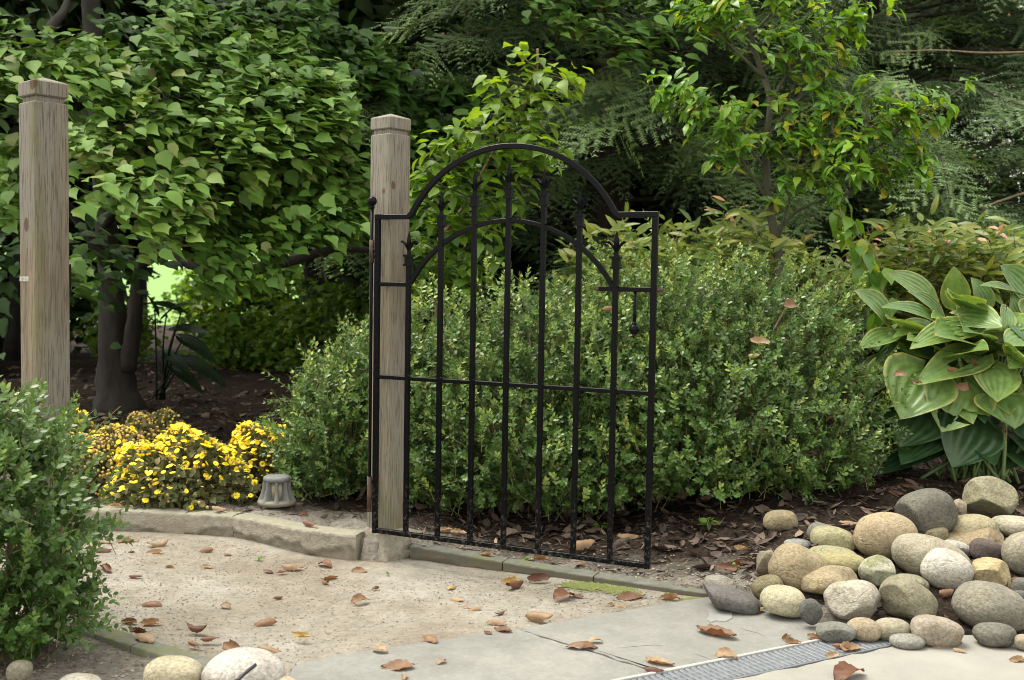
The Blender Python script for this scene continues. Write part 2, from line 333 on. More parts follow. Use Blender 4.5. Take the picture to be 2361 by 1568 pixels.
# river stones: colour per stone from the object's own colour
m = M('river_stone'); oi = m.n('ShaderNodeObjectInfo'); ob = m.coord('Object')
off = m.n('ShaderNodeVectorMath', {'operation': 'ADD'}); m.set(off, '_0', ob); m.set(off, '_1', m.n('ShaderNodeCombineXYZ', X=m.math('MULTIPLY', oi.outputs['Random'], 31.), Y=m.math('MULTIPLY', oi.outputs['Random'], 17.)).outputs[0]); vv = off.outputs[0]
n1 = m.noise(11., 5., .6, vv); n2 = m.noise(120., 4., .65, vv); n3 = m.noise(26., 5., .7, vv, .6); n4 = m.noise(420., 2., .6, vv)
col = m.mix(.75, oi.outputs['Color'], m.ramp(n1, [(.3, (.62, .6, .55)), (.5, (1., 1., 1.)), (.72, (1.28, 1.26, 1.22))]), 'MULTIPLY')
col = m.mix(m.mapr(n3, .55, .68, 0., .55), col, m.mix(1., oi.outputs['Color'], (.75, .66, .5), 'MULTIPLY'))
col = m.mix(m.mapr(n1, .58, .66, 0., m.math('MULTIPLY', oi.outputs['Alpha'], .75)), col, (.3, .31, .14))
vn = m.math('ABSOLUTE', m.math('SUBTRACT', m.noise(6., 5., .55, vv, 1.2), .5)); col = m.mix(m.math('MULTIPLY', m.mapr(vn, .012, .0, 0., .6), m.mapr(n1, .5, .6)), col, m.mix(1., col, (.5, .44, .36), 'MULTIPLY'))
col = m.mix(.85, col, m.ramp(n2, [(.3, .6), (.5, 1.), (.7, 1.3)]), 'MULTIPLY'); col = m.mix(m.mapr(n4, .64, .72, 0., .35), col, (.12, .1, .08))
MAT['stone'] = m.done(m.bsdf(col, .88, m.bump(m.math('ADD', m.math('ADD', n2, m.math('MULTIPLY', n3, 1.4)), m.math('MULTIPLY', m.mapr(vn, .0, .015), .3)), .55, .008), spec=.2))
# dry leaves
m = M('dry_leaf'); a = m.n('ShaderNodeAttribute', {'attribute_name': 'rnd'}).outputs['Fac']; n1 = m.noise(45., 4., .6, m.pos())
c1 = m.ramp(a, [(0, (.13, .045, .02)), (.25, (.22, .09, .035)), (.42, (.28, .15, .07)), (.6, (.4, .25, .125)), (.85, (.52, .37, .21)), (1, (.6, .43, .14))])
c1 = m.mix(.7, c1, m.ramp(n1, [(.3, .6), (.7, 1.25)]), 'MULTIPLY')
bf = m.n('ShaderNodeNewGeometry').outputs['Backfacing']; col = m.mix(m.math('MULTIPLY', bf, .6), c1, m.mix(1., c1, (.6, .38, .25), 'MULTIPLY'))
p = m.bsdf(col, .6, m.bump(n1, .2, .003)); t = m.n('ShaderNodeBsdfTranslucent'); m.set(t, 'Color', m.mix(1., c1, (1.2, .9, .6), 'MULTIPLY'))
x = m.n('ShaderNodeMixShader', Fac=.18); m.set(x, '_1', p); m.set(x, '_2', t); MAT['dry'] = m.done(x)
# hosta leaf: local x across, y along
def hosta_mat(name, g1, g2, marg, ma):
    m = M(name); at = m.n('ShaderNodeAttribute', {'attribute_name': 'rnd'}).outputs['Fac']; ed = m.n('ShaderNodeAttribute', {'attribute_name': 'edge'}).outputs['Fac']; n1 = m.noise(30., 4., .6, m.pos())
    c = m.mix(at, g1, g2); n2 = m.noise(75., 4., .7, m.pos()); c = m.mix(.8, c, m.ramp(n1, [(.3, .62), (.7, 1.25)]), 'MULTIPLY'); c = m.mix(m.mapr(n2, .68, .74, 0., .35), c, (.25, .2, .09)); n3 = m.noise(7., 3., .6, m.pos()); c = m.mix(m.mapr(n3, .48, .72, 0., .5), c, tuple(x * y for x, y in zip(g2, (1.15, 1.06, .85))))
    c = m.mix(m.math('MULTIPLY', m.mapr(m.math('ADD', ed, m.math('MULTIPLY', n1, .9)), 1.0, 1.75), ma), c, marg)
    p = m.bsdf(c, .36, spec=.1 if name == 'strap_leaf' else .5); t = m.n('ShaderNodeBsdfTranslucent'); m.set(t, 'Color', m.mix(1., c, (1.6, 1.5, .6), 'MULTIPLY'))
    x = m.n('ShaderNodeMixShader', Fac=.25); m.set(x, '_1', p); m.set(x, '_2', t); return m.done(x)
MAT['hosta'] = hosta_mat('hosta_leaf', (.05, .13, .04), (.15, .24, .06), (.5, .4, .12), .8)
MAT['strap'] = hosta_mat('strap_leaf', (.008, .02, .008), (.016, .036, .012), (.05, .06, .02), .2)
MAT['hostadark'] = hosta_mat('hosta_shade_leaf', (.026, .075, .028), (.05, .11, .038), (.1, .12, .04), .3)  # darker copy of the hosta leaf, shade of the lower leaves painted in
m = M('hosta_stalk'); MAT['stalk'] = m.done(m.bsdf((.16, .24, .08), .4))
m = M('grey_cast_lamp'); n1 = m.noise(60., 5., .6, m.pos()); z = m.sep(m.coord('Object'))[2]
MAT['lamp'] = m.done(m.bsdf(m.mix(m.mapr(z, .04, .0), m.ramp(n1, [(.3, (.2, .21, .2)), (.7, (.3, .31, .29))]), (.36, .33, .24)), .75, m.bump(n1, .3, .003)))
m = M('lamp_glass'); MAT['lampglass'] = m.done(m.bsdf((.32, .27, .17), .3))
m = M('black_plastic'); MAT['black'] = m.done(m.bsdf((.012, .012, .012), .5))
m = M('moss'); n1 = m.noise(120., 4., .6, m.pos()); MAT['moss'] = m.done(m.bsdf(m.ramp(n1, [(.3, (.08, .1, .022)), (.7, (.16, .18, .045))]), .95))
m = M('cone_scale'); MAT['cone'] = m.done(m.bsdf((.4, .28, .15), .8))
m = M('worn_paint'); n1 = m.noise(160., 4., .7, m.pos()); MAT['mark'] = m.done(m.bsdf(m.ramp(n1, [(.4, (.2, .18, .14)), (.6, (.4, .39, .35))]), .9))
m = M('pale_wall'); MAT['pale'] = m.done(m.bsdf((.75, .68, .6), .9))

# ------------------------------------------------------------------ leaf templates
def leaf_tpl(rows, fold=.2, curl=.3, cup=0., tw=0.):
    V, prev, q, t = [], None, [], []
    for y, wd in rows:
        z = -curl * y * y
        if wd == 0: cur = [len(V)]; V.append((0, y, z))
        else:
            cur = [len(V), len(V) + 1, len(V) + 2]; V += [(-wd, y, z + wd * (fold + tw)), (0, y, z), (wd, y, z + wd * (fold - tw))]
        if prev:
            if len(prev) == 1 and len(cur) == 3: t += [(prev[0], cur[1], cur[0]), (prev[0], cur[2], cur[1])]
            elif len(prev) == 3 and len(cur) == 3: q += [(prev[0], prev[1], cur[1], cur[0]), (prev[1], prev[2], cur[2], cur[1])]
            elif len(prev) == 3: t += [(prev[0], prev[1], cur[0]), (prev[1], prev[2], cur[0])]
        prev = cur
    P = []
    if q: P.append(np.array(q))
    if t: P.append(np.array(t))
    return np.array(V, float), P
def variants(rows, k=5, fold=(.05, .4), curl=(.0, .5), tw=.15):
    return [leaf_tpl(rows, rng.uniform(*fold), rng.uniform(*curl), 0, rng.uniform(-tw, tw)) for _ in range(k)]
T_BOX = variants([(0, 0), (.28, .24), (.65, .27), (1, 0)], 4, (.1, .45), (-.1, .3))
T_MAPLE = variants([(0, 0), (.06, .24), (.24, .37), (.38, .34), (.54, .4), (.64, .26), (.84, .1), (1.08, 0)], 4, (-.2, .35), (-.05, .3), .3) + variants([(0, 0), (.08, .25), (.3, .36), (.55, .32), (.78, .14), (1.08, 0)], 7, (-.1, .4), (-.05, .35), .25)
T_BROAD = variants([(0, 0), (.12, .22), (.38, .36), (.62, .3), (.84, .12), (1.05, 0)], 5, (.0, .4), (.1, .7))
T_LANCE = variants([(0, 0), (.25, .15), (.55, .23), (.82, .1), (1, 0)], 5, (.1, .5), (.0, .7))
T_LAUREL = variants([(0, 0), (.2, .11), (.5, .16), (.8, .1), (1, 0)], 5, (.1, .5), (.0, .6))
T_RHOMB = [(np.array([(0, 0, 0), (-.3, .5, .08), (.3, .5, .08), (0, 1, -.1)], float), [np.array([(0, 3, 1), (0, 2, 3)])]),
           (np.array([(0, 0, 0), (-.36, .45, .0), (.3, .6, .12), (0, 1, -.2)], float), [np.array([(0, 3, 1), (0, 2, 3)])])]
T_TINY = [(np.array([(-.12, 0, 0), (.12, 0, 0), (.2, .6, .05), (0, 1, 0), (-.2, .6, .05)], float), [np.array([(0, 1, 2, 3, 4)])])]

def frames(T, N):
    T = norm(T); N = N - (N * T).sum(-1, keepdims=True) * T; N = norm(N); return np.cross(T, N), T, N
def scatter(tpls, P, T, N, S, rnd, var=None):
    if len(P) == 0: return np.zeros((0, 3)), [], np.zeros(0)
    B, T, N = frames(T, N); S = np.broadcast_to(S, (len(P),))
    if var is None: var = rng.integers(0, len(tpls), len(P))
    out = []
    for k, (tv, tp) in enumerate(tpls):
        s = np.where(var == k)[0]
        if not len(s): continue
        V = P[s][:, None] + S[s][:, None, None] * (tv[None, :, :1] * B[s][:, None] + tv[None, :, 1:2] * T[s][:, None] + tv[None, :, 2:] * N[s][:, None])
        n = len(tv); offs = (np.arange(len(s)) * n)[:, None, None]
        out.append((V.reshape(-1, 3), [(p[None] + offs).reshape(-1, p.shape[1]) for p in tp], np.repeat(rnd[s], n)))
    return merge(out)
def pick_visible(P, N, S, keep, cell):
    x, y, f = proj(P); x, y = x / 2.3057, y / 2.3057
    ok = (x > -2) & (x < 1026) & (y > -2) & (y < 682) & (f > .3)
    key = (np.floor(x / cell).astype(int) * 4000 + np.floor(y / cell).astype(int))
    order = np.lexsort((f, key)); first = np.ones(len(order), bool); ks = key[order]; first[1:] = ks[1:] != ks[:-1]
    cand = order[first]; cand = cand[ok[cand]]
    view = norm(O - P[cand]); sz = S[cand] / f[cand] * (.3 + np.abs((N[cand] * view).sum(-1)))
    return cand[np.argsort(-sz)[:keep]]
MESHES = {}
def inst_mesh(key, tv, tp, mat, r):
    if key not in MESHES: MESHES[key] = mesh_np(key[0], tv, tp, mat, np.full(len(tv), r))
    return MESHES[key]
def place(name, me, P, T, N, S, root, parent=None):
    B, T, N = frames(T[None], N[None]); p = P - LOC[root.name]
    o = bpy.data.objects.new(name, me); C.objects.link(o); o.parent = parent or root
    o.matrix_basis = Matrix(((B[0][0] * S, T[0][0] * S, N[0][0] * S, p[0]), (B[0][1] * S, T[0][1] * S, N[0][1] * S, p[1]), (B[0][2] * S, T[0][2] * S, N[0][2] * S, p[2]), (0, 0, 0, 1)))
    return o
def foliage(root, tag, P, T, N, S, rnd, tpls, mat, keep=300, cell=5., leaf='leaf', mass='leaves'):
    S = np.broadcast_to(S, (len(P),)).copy(); rnd = np.clip(rnd, 0, 1); var = rng.integers(0, len(tpls), len(P))
    vis = pick_visible(P, N, S, keep, cell) if keep else np.zeros(0, int)
    for i in vis:
        rb = min(7, int(rnd[i] * 8)); me = inst_mesh((leaf, tag, var[i], rb), *tpls[var[i]], mat, (rb + .5) / 8)
        place(leaf, me, P[i], T[i], N[i], S[i], root)
    rest = np.ones(len(P), bool); rest[vis] = False
    if rest.any():
        V, pp, rr = scatter(tpls, P[rest], T[rest], N[rest], S[rest], rnd[rest], var[rest])
        mk(mass, V, pp, mat, root, rnd=rr, kind='stuff')
def unit(n): return norm(rng.standard_normal((n, 3)))

# ------------------------------------------------------------------ ground
PATH = np.array([(-3.2, 3.75), (-1.58, 3.69), (-1.1, 3.636), (-.9, 3.589), (-.627, 3.392), (-.4, 3.29), (-.32, 3.359), (-.018, 3.252), (.572, 3.004), (.871, 2.712), (1.03, 2.66), (1.284, 2.65), (3, 2.6), (3, .6), (-.52, .6), (-.56, 2.33), (-.676, 2.413), (-1.08, 2.684), (-1.25, 2.8), (-3.2, 3.1)])
def sdist(x, y, poly):
    """distance to polygon, negative inside"""
    x, y = np.asarray(x, float), np.asarray(y, float); d = np.full(x.shape, 1e9); ins = np.zeros(x.shape, bool)
    for (ax, ay), (bx, by) in zip(poly, np.roll(poly, -1, 0)):
        ex, ey = bx - ax, by - ay; t = np.clip(((x - ax) * ex + (y - ay) * ey) / (ex * ex + ey * ey), 0, 1)
        d = np.minimum(d, np.hypot(x - ax - t * ex, y - ay - t * ey))
        ins ^= ((ay > y) != (by > y)) & (x < ex * (y - ay) / (ey if ey else 1e-12) + ax)
    return np.where(ins, -d, d)
def sst(v, a, b): t = np.clip((v - a) / (b - a), 0, 1); return t * t * (3 - 2 * t)
WV = [(rng.uniform(-1, 1, 2) * f, rng.uniform(0, 6.3), a) for f, a in ((5, .006), (9, .005), (17, .004), (30, .0035), (52, .003), (80, .0025), (120, .002)) for _ in range(4)]
def bumps(x, y): return sum(a * .55 * np.sin(k[0] * x + k[1] * y + p) for k, p, a in WV)
def zbed(x, y):
    x, y = np.asarray(x, float), np.asarray(y, float)
    z = .016 + .045 * sst(-x, -.15, .55) * sst(y, 3.1, 3.3) + sst(x, .35, .95) * .18 * (1 - np.exp(-np.maximum(.19 * (y - 2.68), 0) / .18))
    return z - .01 * sst(-x, .4, .6) * sst(-y, -3, -2.8)
def ground_hit(x, y):
    z = 0.
    for _ in range(12): p = G(x, y, z); z = .5 * z + .5 * float(zbed(p[0], p[1]))
    return p
def axis(parts):
    out = []
    for a, b, s in parts: out.append(np.arange(a, b, s))
    return np.concatenate(out)
xs = axis([(-60, -8, 2.), (-8, -3, .25), (-3, -1.7, .06), (-1.7, 2.2, .016), (2.2, 4, .06), (4, 8, .25), (8, 60.1, 2.)])
ys = axis([(-12, 1, 1.), (1, 2.2, .1), (2.2, 4.7, .016), (4.7, 7.5, .05), (7.5, 14, .25), (14, 120, 3.)])
X, Y = np.meshgrid(xs, ys, indexing='ij')
sd = sdist(X, Y, PATH)
Z = zbed(X, Y) + bumps(X, Y) * (1 + .6 * sst(Y, 3, 3.6))
Z = np.where(sd < .03, -.04, Z)
ni, nj = X.shape; I, J = np.meshgrid(np.arange(ni - 1), np.arange(nj - 1), indexing='ij')
q = np.stack([I * nj + J, (I + 1) * nj + J, (I + 1) * nj + J + 1, I * nj + J + 1], -1).reshape(-1, 4)
mk('ground', np.stack([X, Y, Z], -1).reshape(-1, 3), q, MAT['soil'], kind='structure')
# sandy path, gently uneven
xs = np.arange(-3.2, 1.0, .02); ys = np.arange(.9, 3.9, .02); X, Y = np.meshgrid(xs, ys, indexing='ij')
Z = .25 * bumps(X * .6, Y * .6) + .18 * bumps(X, Y) + .005 * np.exp(-((X + .36) ** 2 + (Y - 3.27) ** 2) / .012) + .003 * np.exp(-(sdist(X, Y, PATH) / .05) ** 2) * (Y > 2.9)
ok = (sdist(X, Y, PATH) < .045); ni, nj = X.shape; I, J = np.meshgrid(np.arange(ni - 1), np.arange(nj - 1), indexing='ij')
q = np.stack([I * nj + J, (I + 1) * nj + J, (I + 1) * nj + J + 1, I * nj + J + 1], -1)[ok[:-1, :-1]].reshape(-1, 4)
mk('path', np.stack([X, Y, Z], -1).reshape(-1, 3), q, MAT['sand'], kind='structure')
# lawn far behind the trees
V = np.array([(-45, 17, .03), (45, 17, .03), (45, 110, 5.), (-45, 110, 5.)]); mk('lawn', V, np.array([(0, 1, 2, 3)]), MAT['lawn'], kind='structure')

# grit on the path and beds
def octs(P, S, squash=.6):
    tv = np.array([(1, 0, 0), (-.9, 0, 0), (0, .8, 0), (0, -1, 0), (0, 0, 1), (0, 0, -1)], float); tf = np.array([(0, 2, 4), (2, 1, 4), (1, 3, 4), (3, 0, 4)])
    a = rng.uniform(0, 6.3, len(P)); c, s = np.cos(a)[:, None], np.sin(a)[:, None]; sx = S * rng.uniform(.7, 1.4, len(P))
    vx, vy = tv[:, 0][None] * sx[:, None], tv[:, 1][None] * S[:, None]
    V = np.stack([vx * c - vy * s, vx * s + vy * c, tv[:, 2][None] * (S * squash)[:, None] + 0 * vx], -1) + P[:, None]
    return V.reshape(-1, 3), (tf[None] + (np.arange(len(P)) * 6)[:, None, None]).reshape(-1, 3)
m = M('grit_stone'); a = m.n('ShaderNodeAttribute', {'attribute_name': 'rnd'}).outputs['Fac']
MAT['grit'] = m.done(m.bsdf(m.ramp(a, [(0, (.13, .1, .07)), (.35, (.33, .27, .19)), (.7, (.48, .41, .3)), (1, (.66, .61, .52))]), .9))
n = 75000; x = rng.uniform(-2.0, .95, n); y = 2.3 + 1.4 * rng.uniform(0, 1, n) ** .8
ok = sdist(x, y, PATH) < -.005; x, y = x[ok], y[ok]
keepd = rng.uniform(0, 1, len(x)) < .3 + .7 * np.exp(sdist(x, y, PATH) / .22); x, y = x[keepd], y[keepd]
S = .001 + .0031 * rng.uniform(0, 1, len(x)) ** 4; V, f = octs(np.c_[x, y, .25 * bumps(x * .6, y * .6) + .18 * bumps(x, y) + .001], S)
mk('path_gravel', V, f, MAT['grit'], rnd=np.repeat(rng.beta(2.2, 2.2, len(x)), 6), smooth=False, kind='stuff')
n = 9000; x = np.r_[rng.uniform(-1.7, -.5, n // 2), rng.uniform(-.4, .95, n // 2)]; y = np.r_[rng.uniform(2.25, 2.85, n // 2), 3.12 - .42 * x[n // 2:] * .8 + np.abs(rng.normal(.1, .14, n // 2))]
ok = sdist(x, y, PATH) > .03; x, y = x[ok], y[ok]; S = .0014 + .0055 * rng.uniform(0, 1, len(x)) ** 4
V, f = octs(np.c_[x, y, zbed(x, y) + bumps(x, y) + .002], S)
mk('bed_gravel', V, f, MAT['grit'], rnd=np.repeat(rng.beta(1.6, 2.2, len(x)), 6), smooth=False, kind='stuff')
# mulch shreds and leaf litter on the beds
n = 24000; x = np.r_[rng.uniform(-.3, 2.6, n // 2), rng.uniform(-2.6, .6, n // 2)]; y = np.r_[rng.uniform(2.7, 5.2, n // 2), rng.uniform(3.6, 7.4, n // 2)]
ok = sdist(x, y, PATH) > .06; x, y = x[ok], y[ok]; n = len(x); z = zbed(x, y) + bumps(x, y) * 1.3 + .004
a = rng.uniform(0, 6.3, n); Tt = np.c_[np.cos(a), np.sin(a), rng.normal(0, .25, n)]; Nn = norm(np.c_[rng.normal(0, .4, (n, 2)), np.ones(n)])
chip = [(np.array([(-.1, 0, 0), (.1, 0, .02), (.13, .6, .05), (.02, 1, .0), (-.11, .55, .06)], float), [np.array([(0, 1, 2, 3, 4)])]), (np.array([(-.04, 0, 0), (.04, 0, .0), (.05, 1, .1), (-.03, .9, .08)], float), [np.array([(0, 1, 2, 3)])])]
V, pp, rr = scatter(chip, np.c_[x, y, z], Tt, Nn, rng.uniform(.012, .045, n), rng.beta(1.2, 2.2, n))
m = M('mulch_shred'); a = m.n('ShaderNodeAttribute', {'attribute_name': 'rnd'}).outputs['Fac']
MAT['shred'] = m.done(m.bsdf(m.ramp(a, [(0, (.02, .014, .01)), (.4, (.07, .045, .028)), (.75, (.19, .125, .075)), (1, (.36, .27, .18))]), .9))
mk('mulch', V, pp, MAT['shred'], rnd=rr, kind='stuff')

# dry leaf templates: ribbed, serrated, curled in different ways
def dry_tpl(roll, bend, twist, wid, nu=13, nv=7, serr=.05):
    V = []
    for i in range(nu):
        t = i / (nu - 1); wd = wid * (math.sin(math.pi * min(1, t ** .85)) ** .75) * (1 + (serr if i % 2 else -serr)) + .004
        for j in range(nv):
            s = (j / (nv - 1) * 2 - 1); u = s * wd; rib = .02 * math.cos((t - abs(s) * .12) * math.pi * 2 * 8) * abs(s)
            ang = roll * u / wid + twist * (t - .5)
            r = wid / max(abs(roll), 1e-3) * (1 if roll > 0 else -1)
            x = r * math.sin(roll * u / wid); z = r * (1 - math.cos(roll * u / wid)) + rib
            c, s_ = math.cos(twist * (t - .5)), math.sin(twist * (t - .5)); x, z = x * c - z * s_, x * s_ + z * c
            th = bend * (t - .5); y = math.sin(th) / bend if abs(bend) > .01 else t - .5; zz = (1 - math.cos(th)) / bend if abs(bend) > .01 else 0
            V.append((x, y - z * math.sin(th), zz + z * math.cos(th)))
    n0 = len(V); V = np.array(V) + np.array(rng.normal(0, .011, (n0, 3)))
    q = [(i * nv + j, i * nv + j + 1, (i + 1) * nv + j + 1, (i + 1) * nv + j) for i in range(nu - 1) for j in range(nv - 1)]
    b = V[nv // 2]; st = np.array([b + (-.008, 0, 0), b + (.008, 0, 0), b + (.02, -.16, .05), b + (.012, -.17, .045)])
    V = np.concatenate([V, st]); q.append((n0, n0 + 1, n0 + 2, n0 + 3)); V[:, 2] -= V[:, 2].min()
    return V, [np.array(q)]
DRY = [dry_tpl(*a) for a in ((1.3, .7, .5, .27), (-1.5, -.7, .6, .28), (1.8, .6, .9, .29), (-1.7, .9, -.8, .27), (2.2, .7, .6, .3), (.8, -1.3, .7, .28), (-1.1, -1.4, -.5, .26), (1.8, 1.4, 1.1, .28), (-1.9, -.8, 1.0, .3), (.7, .6, .6, .29))]
DRYLOW = [dry_tpl(r, b, t, .25, 5, 4, .1) for r, b, t in ((1.2, .6, .5), (-1.4, -.6, .3), (.7, 1., .4), (-.6, .4, -.5))]
n = 3600; x = np.r_[rng.uniform(-.3, 2.6, 1500), rng.uniform(-4.2, .3, n - 1500)]; y = np.r_[3.1 + 2.0 * rng.uniform(0, 1, 1500) ** 1.3, rng.uniform(3.8, 10., n - 1500)]
ok = (sdist(x, y, PATH) > .1 + .25 * (x < .55)); x, y = x[ok], y[ok]; n = len(x)
a = rng.uniform(0, 6.3, n); Tt = np.c_[np.cos(a), np.sin(a), rng.normal(0, .3, n)]; Nn = norm(np.c_[rng.normal(0, .6, (n, 2)), np.ones(n)])
m = M('old_leaf'); a_ = m.n('ShaderNodeAttribute', {'attribute_name': 'rnd'}).outputs['Fac']
MAT['old'] = m.done(m.bsdf(m.ramp(a_, [(0, (.026, .017, .011)), (.35, (.07, .046, .031)), (.7, (.15, .104, .07)), (1, (.3, .225, .15))]), .8))
V, pp, rr = scatter(DRYLOW, np.c_[x, y, zbed(x, y) + bumps(x, y) + .006], Tt, Nn, rng.uniform(.03, .075, n), rng.beta(1.5, 3.2, n))
mk('leaf_litter', V, pp, MAT['old'], rnd=rr, kind='stuff')

# ------------------------------------------------------------------ kerbs and paving
def wall_block(a, b, zt, th, name, root, mat, nrm, low=-.03, rough=.006, s0=0.):
    """one rough rendered block between plan points a and b"""
    a, b = np.array(a, float), np.array(b, float); L = np.linalg.norm(b - a); d = (b - a) / L; nx = max(3, int(L / .012)); prof = []
    for k in range(13): prof.append((0, low + (zt[0] - low) * k / 12))
    prof = [(0., k / 12.) for k in range(13)] + [(.006, 1.02), (.03, 1.03), (th - .006, 1.02), (th, .99), (th, .2)]
    s = np.linspace(0, 1, nx + 1); V = np.zeros((nx + 1, len(prof), 3))
    g_ = s * L + s0; crk = .42 + .14 * np.sin(g_ * 9) + .09 * np.sin(g_ * 23) + .05 * np.sin(g_ * 61) + .03 * np.sin(g_ * 140)
    for j, (o, h) in enumerate(prof):
        zt_ = zt[0] + (zt[1] - zt[0]) * s; z = low + (zt_ - low) * h
        if j < 13:
            lo_ = sst(crk - h, -.03, .03); lump = .5 * np.sin(g_ * 34 + h * 9) + .5 * np.sin(g_ * 87 + h * 17) + .6 * rng.standard_normal(nx + 1)
            off = o + rough * (.16 * rng.standard_normal(nx + 1) + lo_ * (1.1 + .5 * lump) - .9 * np.exp(-((h - crk - .05) / .04) ** 2))
        else: off = o + .0012 * rng.standard_normal(nx + 1)
        p = a + d * (s[:, None] * L) + nrm * off[:, None]
        V[:, j] = np.c_[p, z + (.001 * rng.standard_normal(nx + 1) if j > 11 else 0)]
    n2 = len(prof); i, j = np.meshgrid(np.arange(nx), np.arange(n2 - 1), indexing='ij')
    q = np.stack([i * n2 + j, (i + 1) * n2 + j, (i + 1) * n2 + j + 1, i * n2 + j + 1], -1).reshape(-1, 4)
    e0 = (nx + 1) * n2; V = np.concatenate([V.reshape(-1, 3), V[0], V[nx]]); e = np.array([list(range(e0, e0 + n2)), list(range(e0 + n2, e0 + 2 * n2))[::-1]])
    return mk(name, V.reshape(-1, 3), [q, e], mat, root)
lw = thing('stone_kerb', 'low rough rendered kerb between the sandy path and the yellow flowers', 'kerb', (-1.1, 3.66, 0), kind='structure')
pts = [(-3.0, 3.76), (-2.2, 3.73), (-1.58, 3.7), (-1.098, 3.638), (-.925, 3.598), (-.63, 3.396), (-.475, 3.337)]; zt = [.072, .072, .073, .075, .077, .08, .083]
for k in range(len(pts) - 1):
    a, b = np.array(pts[k]), np.array(pts[k + 1]); d = (b - a) / np.linalg.norm(b - a)
    wall_block(a + d * .0001, b - d * .0001, (zt[k], zt[k + 1]), .075, 'block', lw, MAT['stucco'], np.array([-d[1], d[0]]), s0=k * .7)
lw = thing('slate_edging', 'mossy slate edging strip running under the gate from the post to the paving', 'kerb', (0, 3.25, 0), kind='structure')
pts = [(-.31, 3.365), (-.018, 3.252), (.25, 3.14), (.58, 3.0)]; zt = [.047, .029, .02, .014]
for k in range(3):
    a, b = np.array(pts[k]), np.array(pts[k + 1]); d = (b - a) / np.linalg.norm(b - a)
    wall_block(a + d * .002, b - d * .002, (zt[k], zt[k + 1]), .062, 'slate_strip', lw, MAT['slate'], np.array([-d[1], d[0]]), rough=.0022)
lw = thing('slate_edging', 'narrow slate edging strip beside the front boxwood and the bottom stones', 'kerb', (-.9, 2.56, 0), kind='structure')
a0, b0 = np.array((-1.17, 2.745)), np.array((-.6, 2.362)); d = (b0 - a0) / np.linalg.norm(b0 - a0)
for t0, t1 in ((0, .39), (.395, .685)): wall_block(b0 * t1 / .685 + a0 * (1 - t1 / .685), b0 * t0 / .685 + a0 * (1 - t0 / .685), (.022, .022), .055, 'slate_strip', lw, MAT['slate'], np.array([d[1], -d[0]]) * 1., rough=.0015)

pv = thing('flagstone_paving', 'grey bluestone flags between the sandy path and the drain', 'paving', (.3, 2.5, 0), kind='structure')
def drain_pt(s, o): return np.array((.931, 2.728)) + s * np.array((-.874, -.487)) + o * np.array((.487, -.874))
A = [(-.477, 2.404), (-.384, 2.481), (.021, 2.687), (.338, 2.397), drain_pt(1.4, 0), (-.5, 2.0)]
B = [(.03, 2.693), (.484, 2.951), (.575, 3.002), (.871, 2.72), drain_pt(.01, -.003), drain_pt(.668, -.003), (.348, 2.404)]
for P_ in (A, B):
    V, f = prism(P_, -.03, .012, .004, .0004); mk('flagstone', V, f, MAT['flag'], pv, smooth=False)
# thin scaled-off layer and cracks on the larger flag
fl = [G(x, y)[:2] for x, y in ((1633, 1416), (1660, 1417), (1692, 1419), (1687, 1427), (1690, 1436), (1672, 1445), (1650, 1443), (1640, 1447), (1628, 1440), (1634, 1430))]
V, f = prism(fl, .0121, .0146, .0012, .0006, .01); mk('stone_scale', V, f, MAT['flake'], pv, smooth=False)
for line in (((1420, 1495), (1455, 1491), (1490, 1488), (1510, 1487), (1540, 1490)), ((1700, 1446), (1722, 1453), (1745, 1459), (1770, 1470)), ((1630, 1416), (1665, 1415), (1688, 1418)), ((1595, 1505), (1625, 1515), (1645, 1524))):
    c = np.array([G(x, y, .0125) for x, y in line]); t = norm(np.gradient(c, axis=0)); nn = np.c_[-t[:, 1], t[:, 0], 0 * t[:, 0]]; wd = (.0008 * np.sin(np.linspace(.2, 3, len(c))))[:, None]
    V = np.concatenate([c - nn * wd, c + nn * wd]); k = len(c); mk('crack', V, np.array([(i, i + 1, k + i + 1, k + i) for i in range(k - 1)]), MAT['joint'], pv)
V, f = prism([(-.48, 2.38), (-.38, 2.46), (.024, 2.67), (.48, 2.93), (.57, 2.98), (.86, 2.70), drain_pt(.0, .13), drain_pt(1.4, .13), (-.5, 1.9)], -.035, -.006, .001); mk('bedding', V, f, MAT['joint'], pv, smooth=False)
cs = [drain_pt(-.17, .1135), (1.284, 2.648), (1.9, 2.62), (2.6, 2.55), (2.6, 1.2), drain_pt(1.6, 1.0), drain_pt(1.6, .1135)]
V, f = prism(cs, -.03, .012, .004, .0015); mk('concrete_slab', V, f, MAT['concrete'], kind='structure', smooth=False)
# trench drain
dr = thing('drain_grate', 'galvanised steel drain channel between the flags and the concrete', 'drain', (*drain_pt(.4, .055), 0))
def oriented(s0, s1, o0, o1, z0, z1): return [drain_pt(s0, o0), drain_pt(s1, o0), drain_pt(s1, o1), drain_pt(s0, o1)]
V, f = prism(oriented(.0, 1.3, .002, .011, 0, 0), -.02, .0165, .0015, 0, .2); mk('frame', V, f, MAT['edge'], dr, smooth=False)
V, f = prism(oriented(-.12, 1.3, .103, .111, 0, 0), -.02, .0125, .0015, 0, .2); mk('frame', V, f, MAT['galv'], dr, smooth=False)
V, f = prism(oriented(-.05, 1.3, .011, .103, 0, 0), -.03, .002, .001, 0, .3); mk('channel', V, f, MAT['black'], dr, smooth=False)
for o in (.035, .058, .081):
    V, f = prism(oriented(-.05, 1.3, o - .0055, o + .0055, 0, 0), -.02, .0112, .001, 0, .3); mk('rail', V, f, MAT['galv'], dr, smooth=False)
bar0 = None
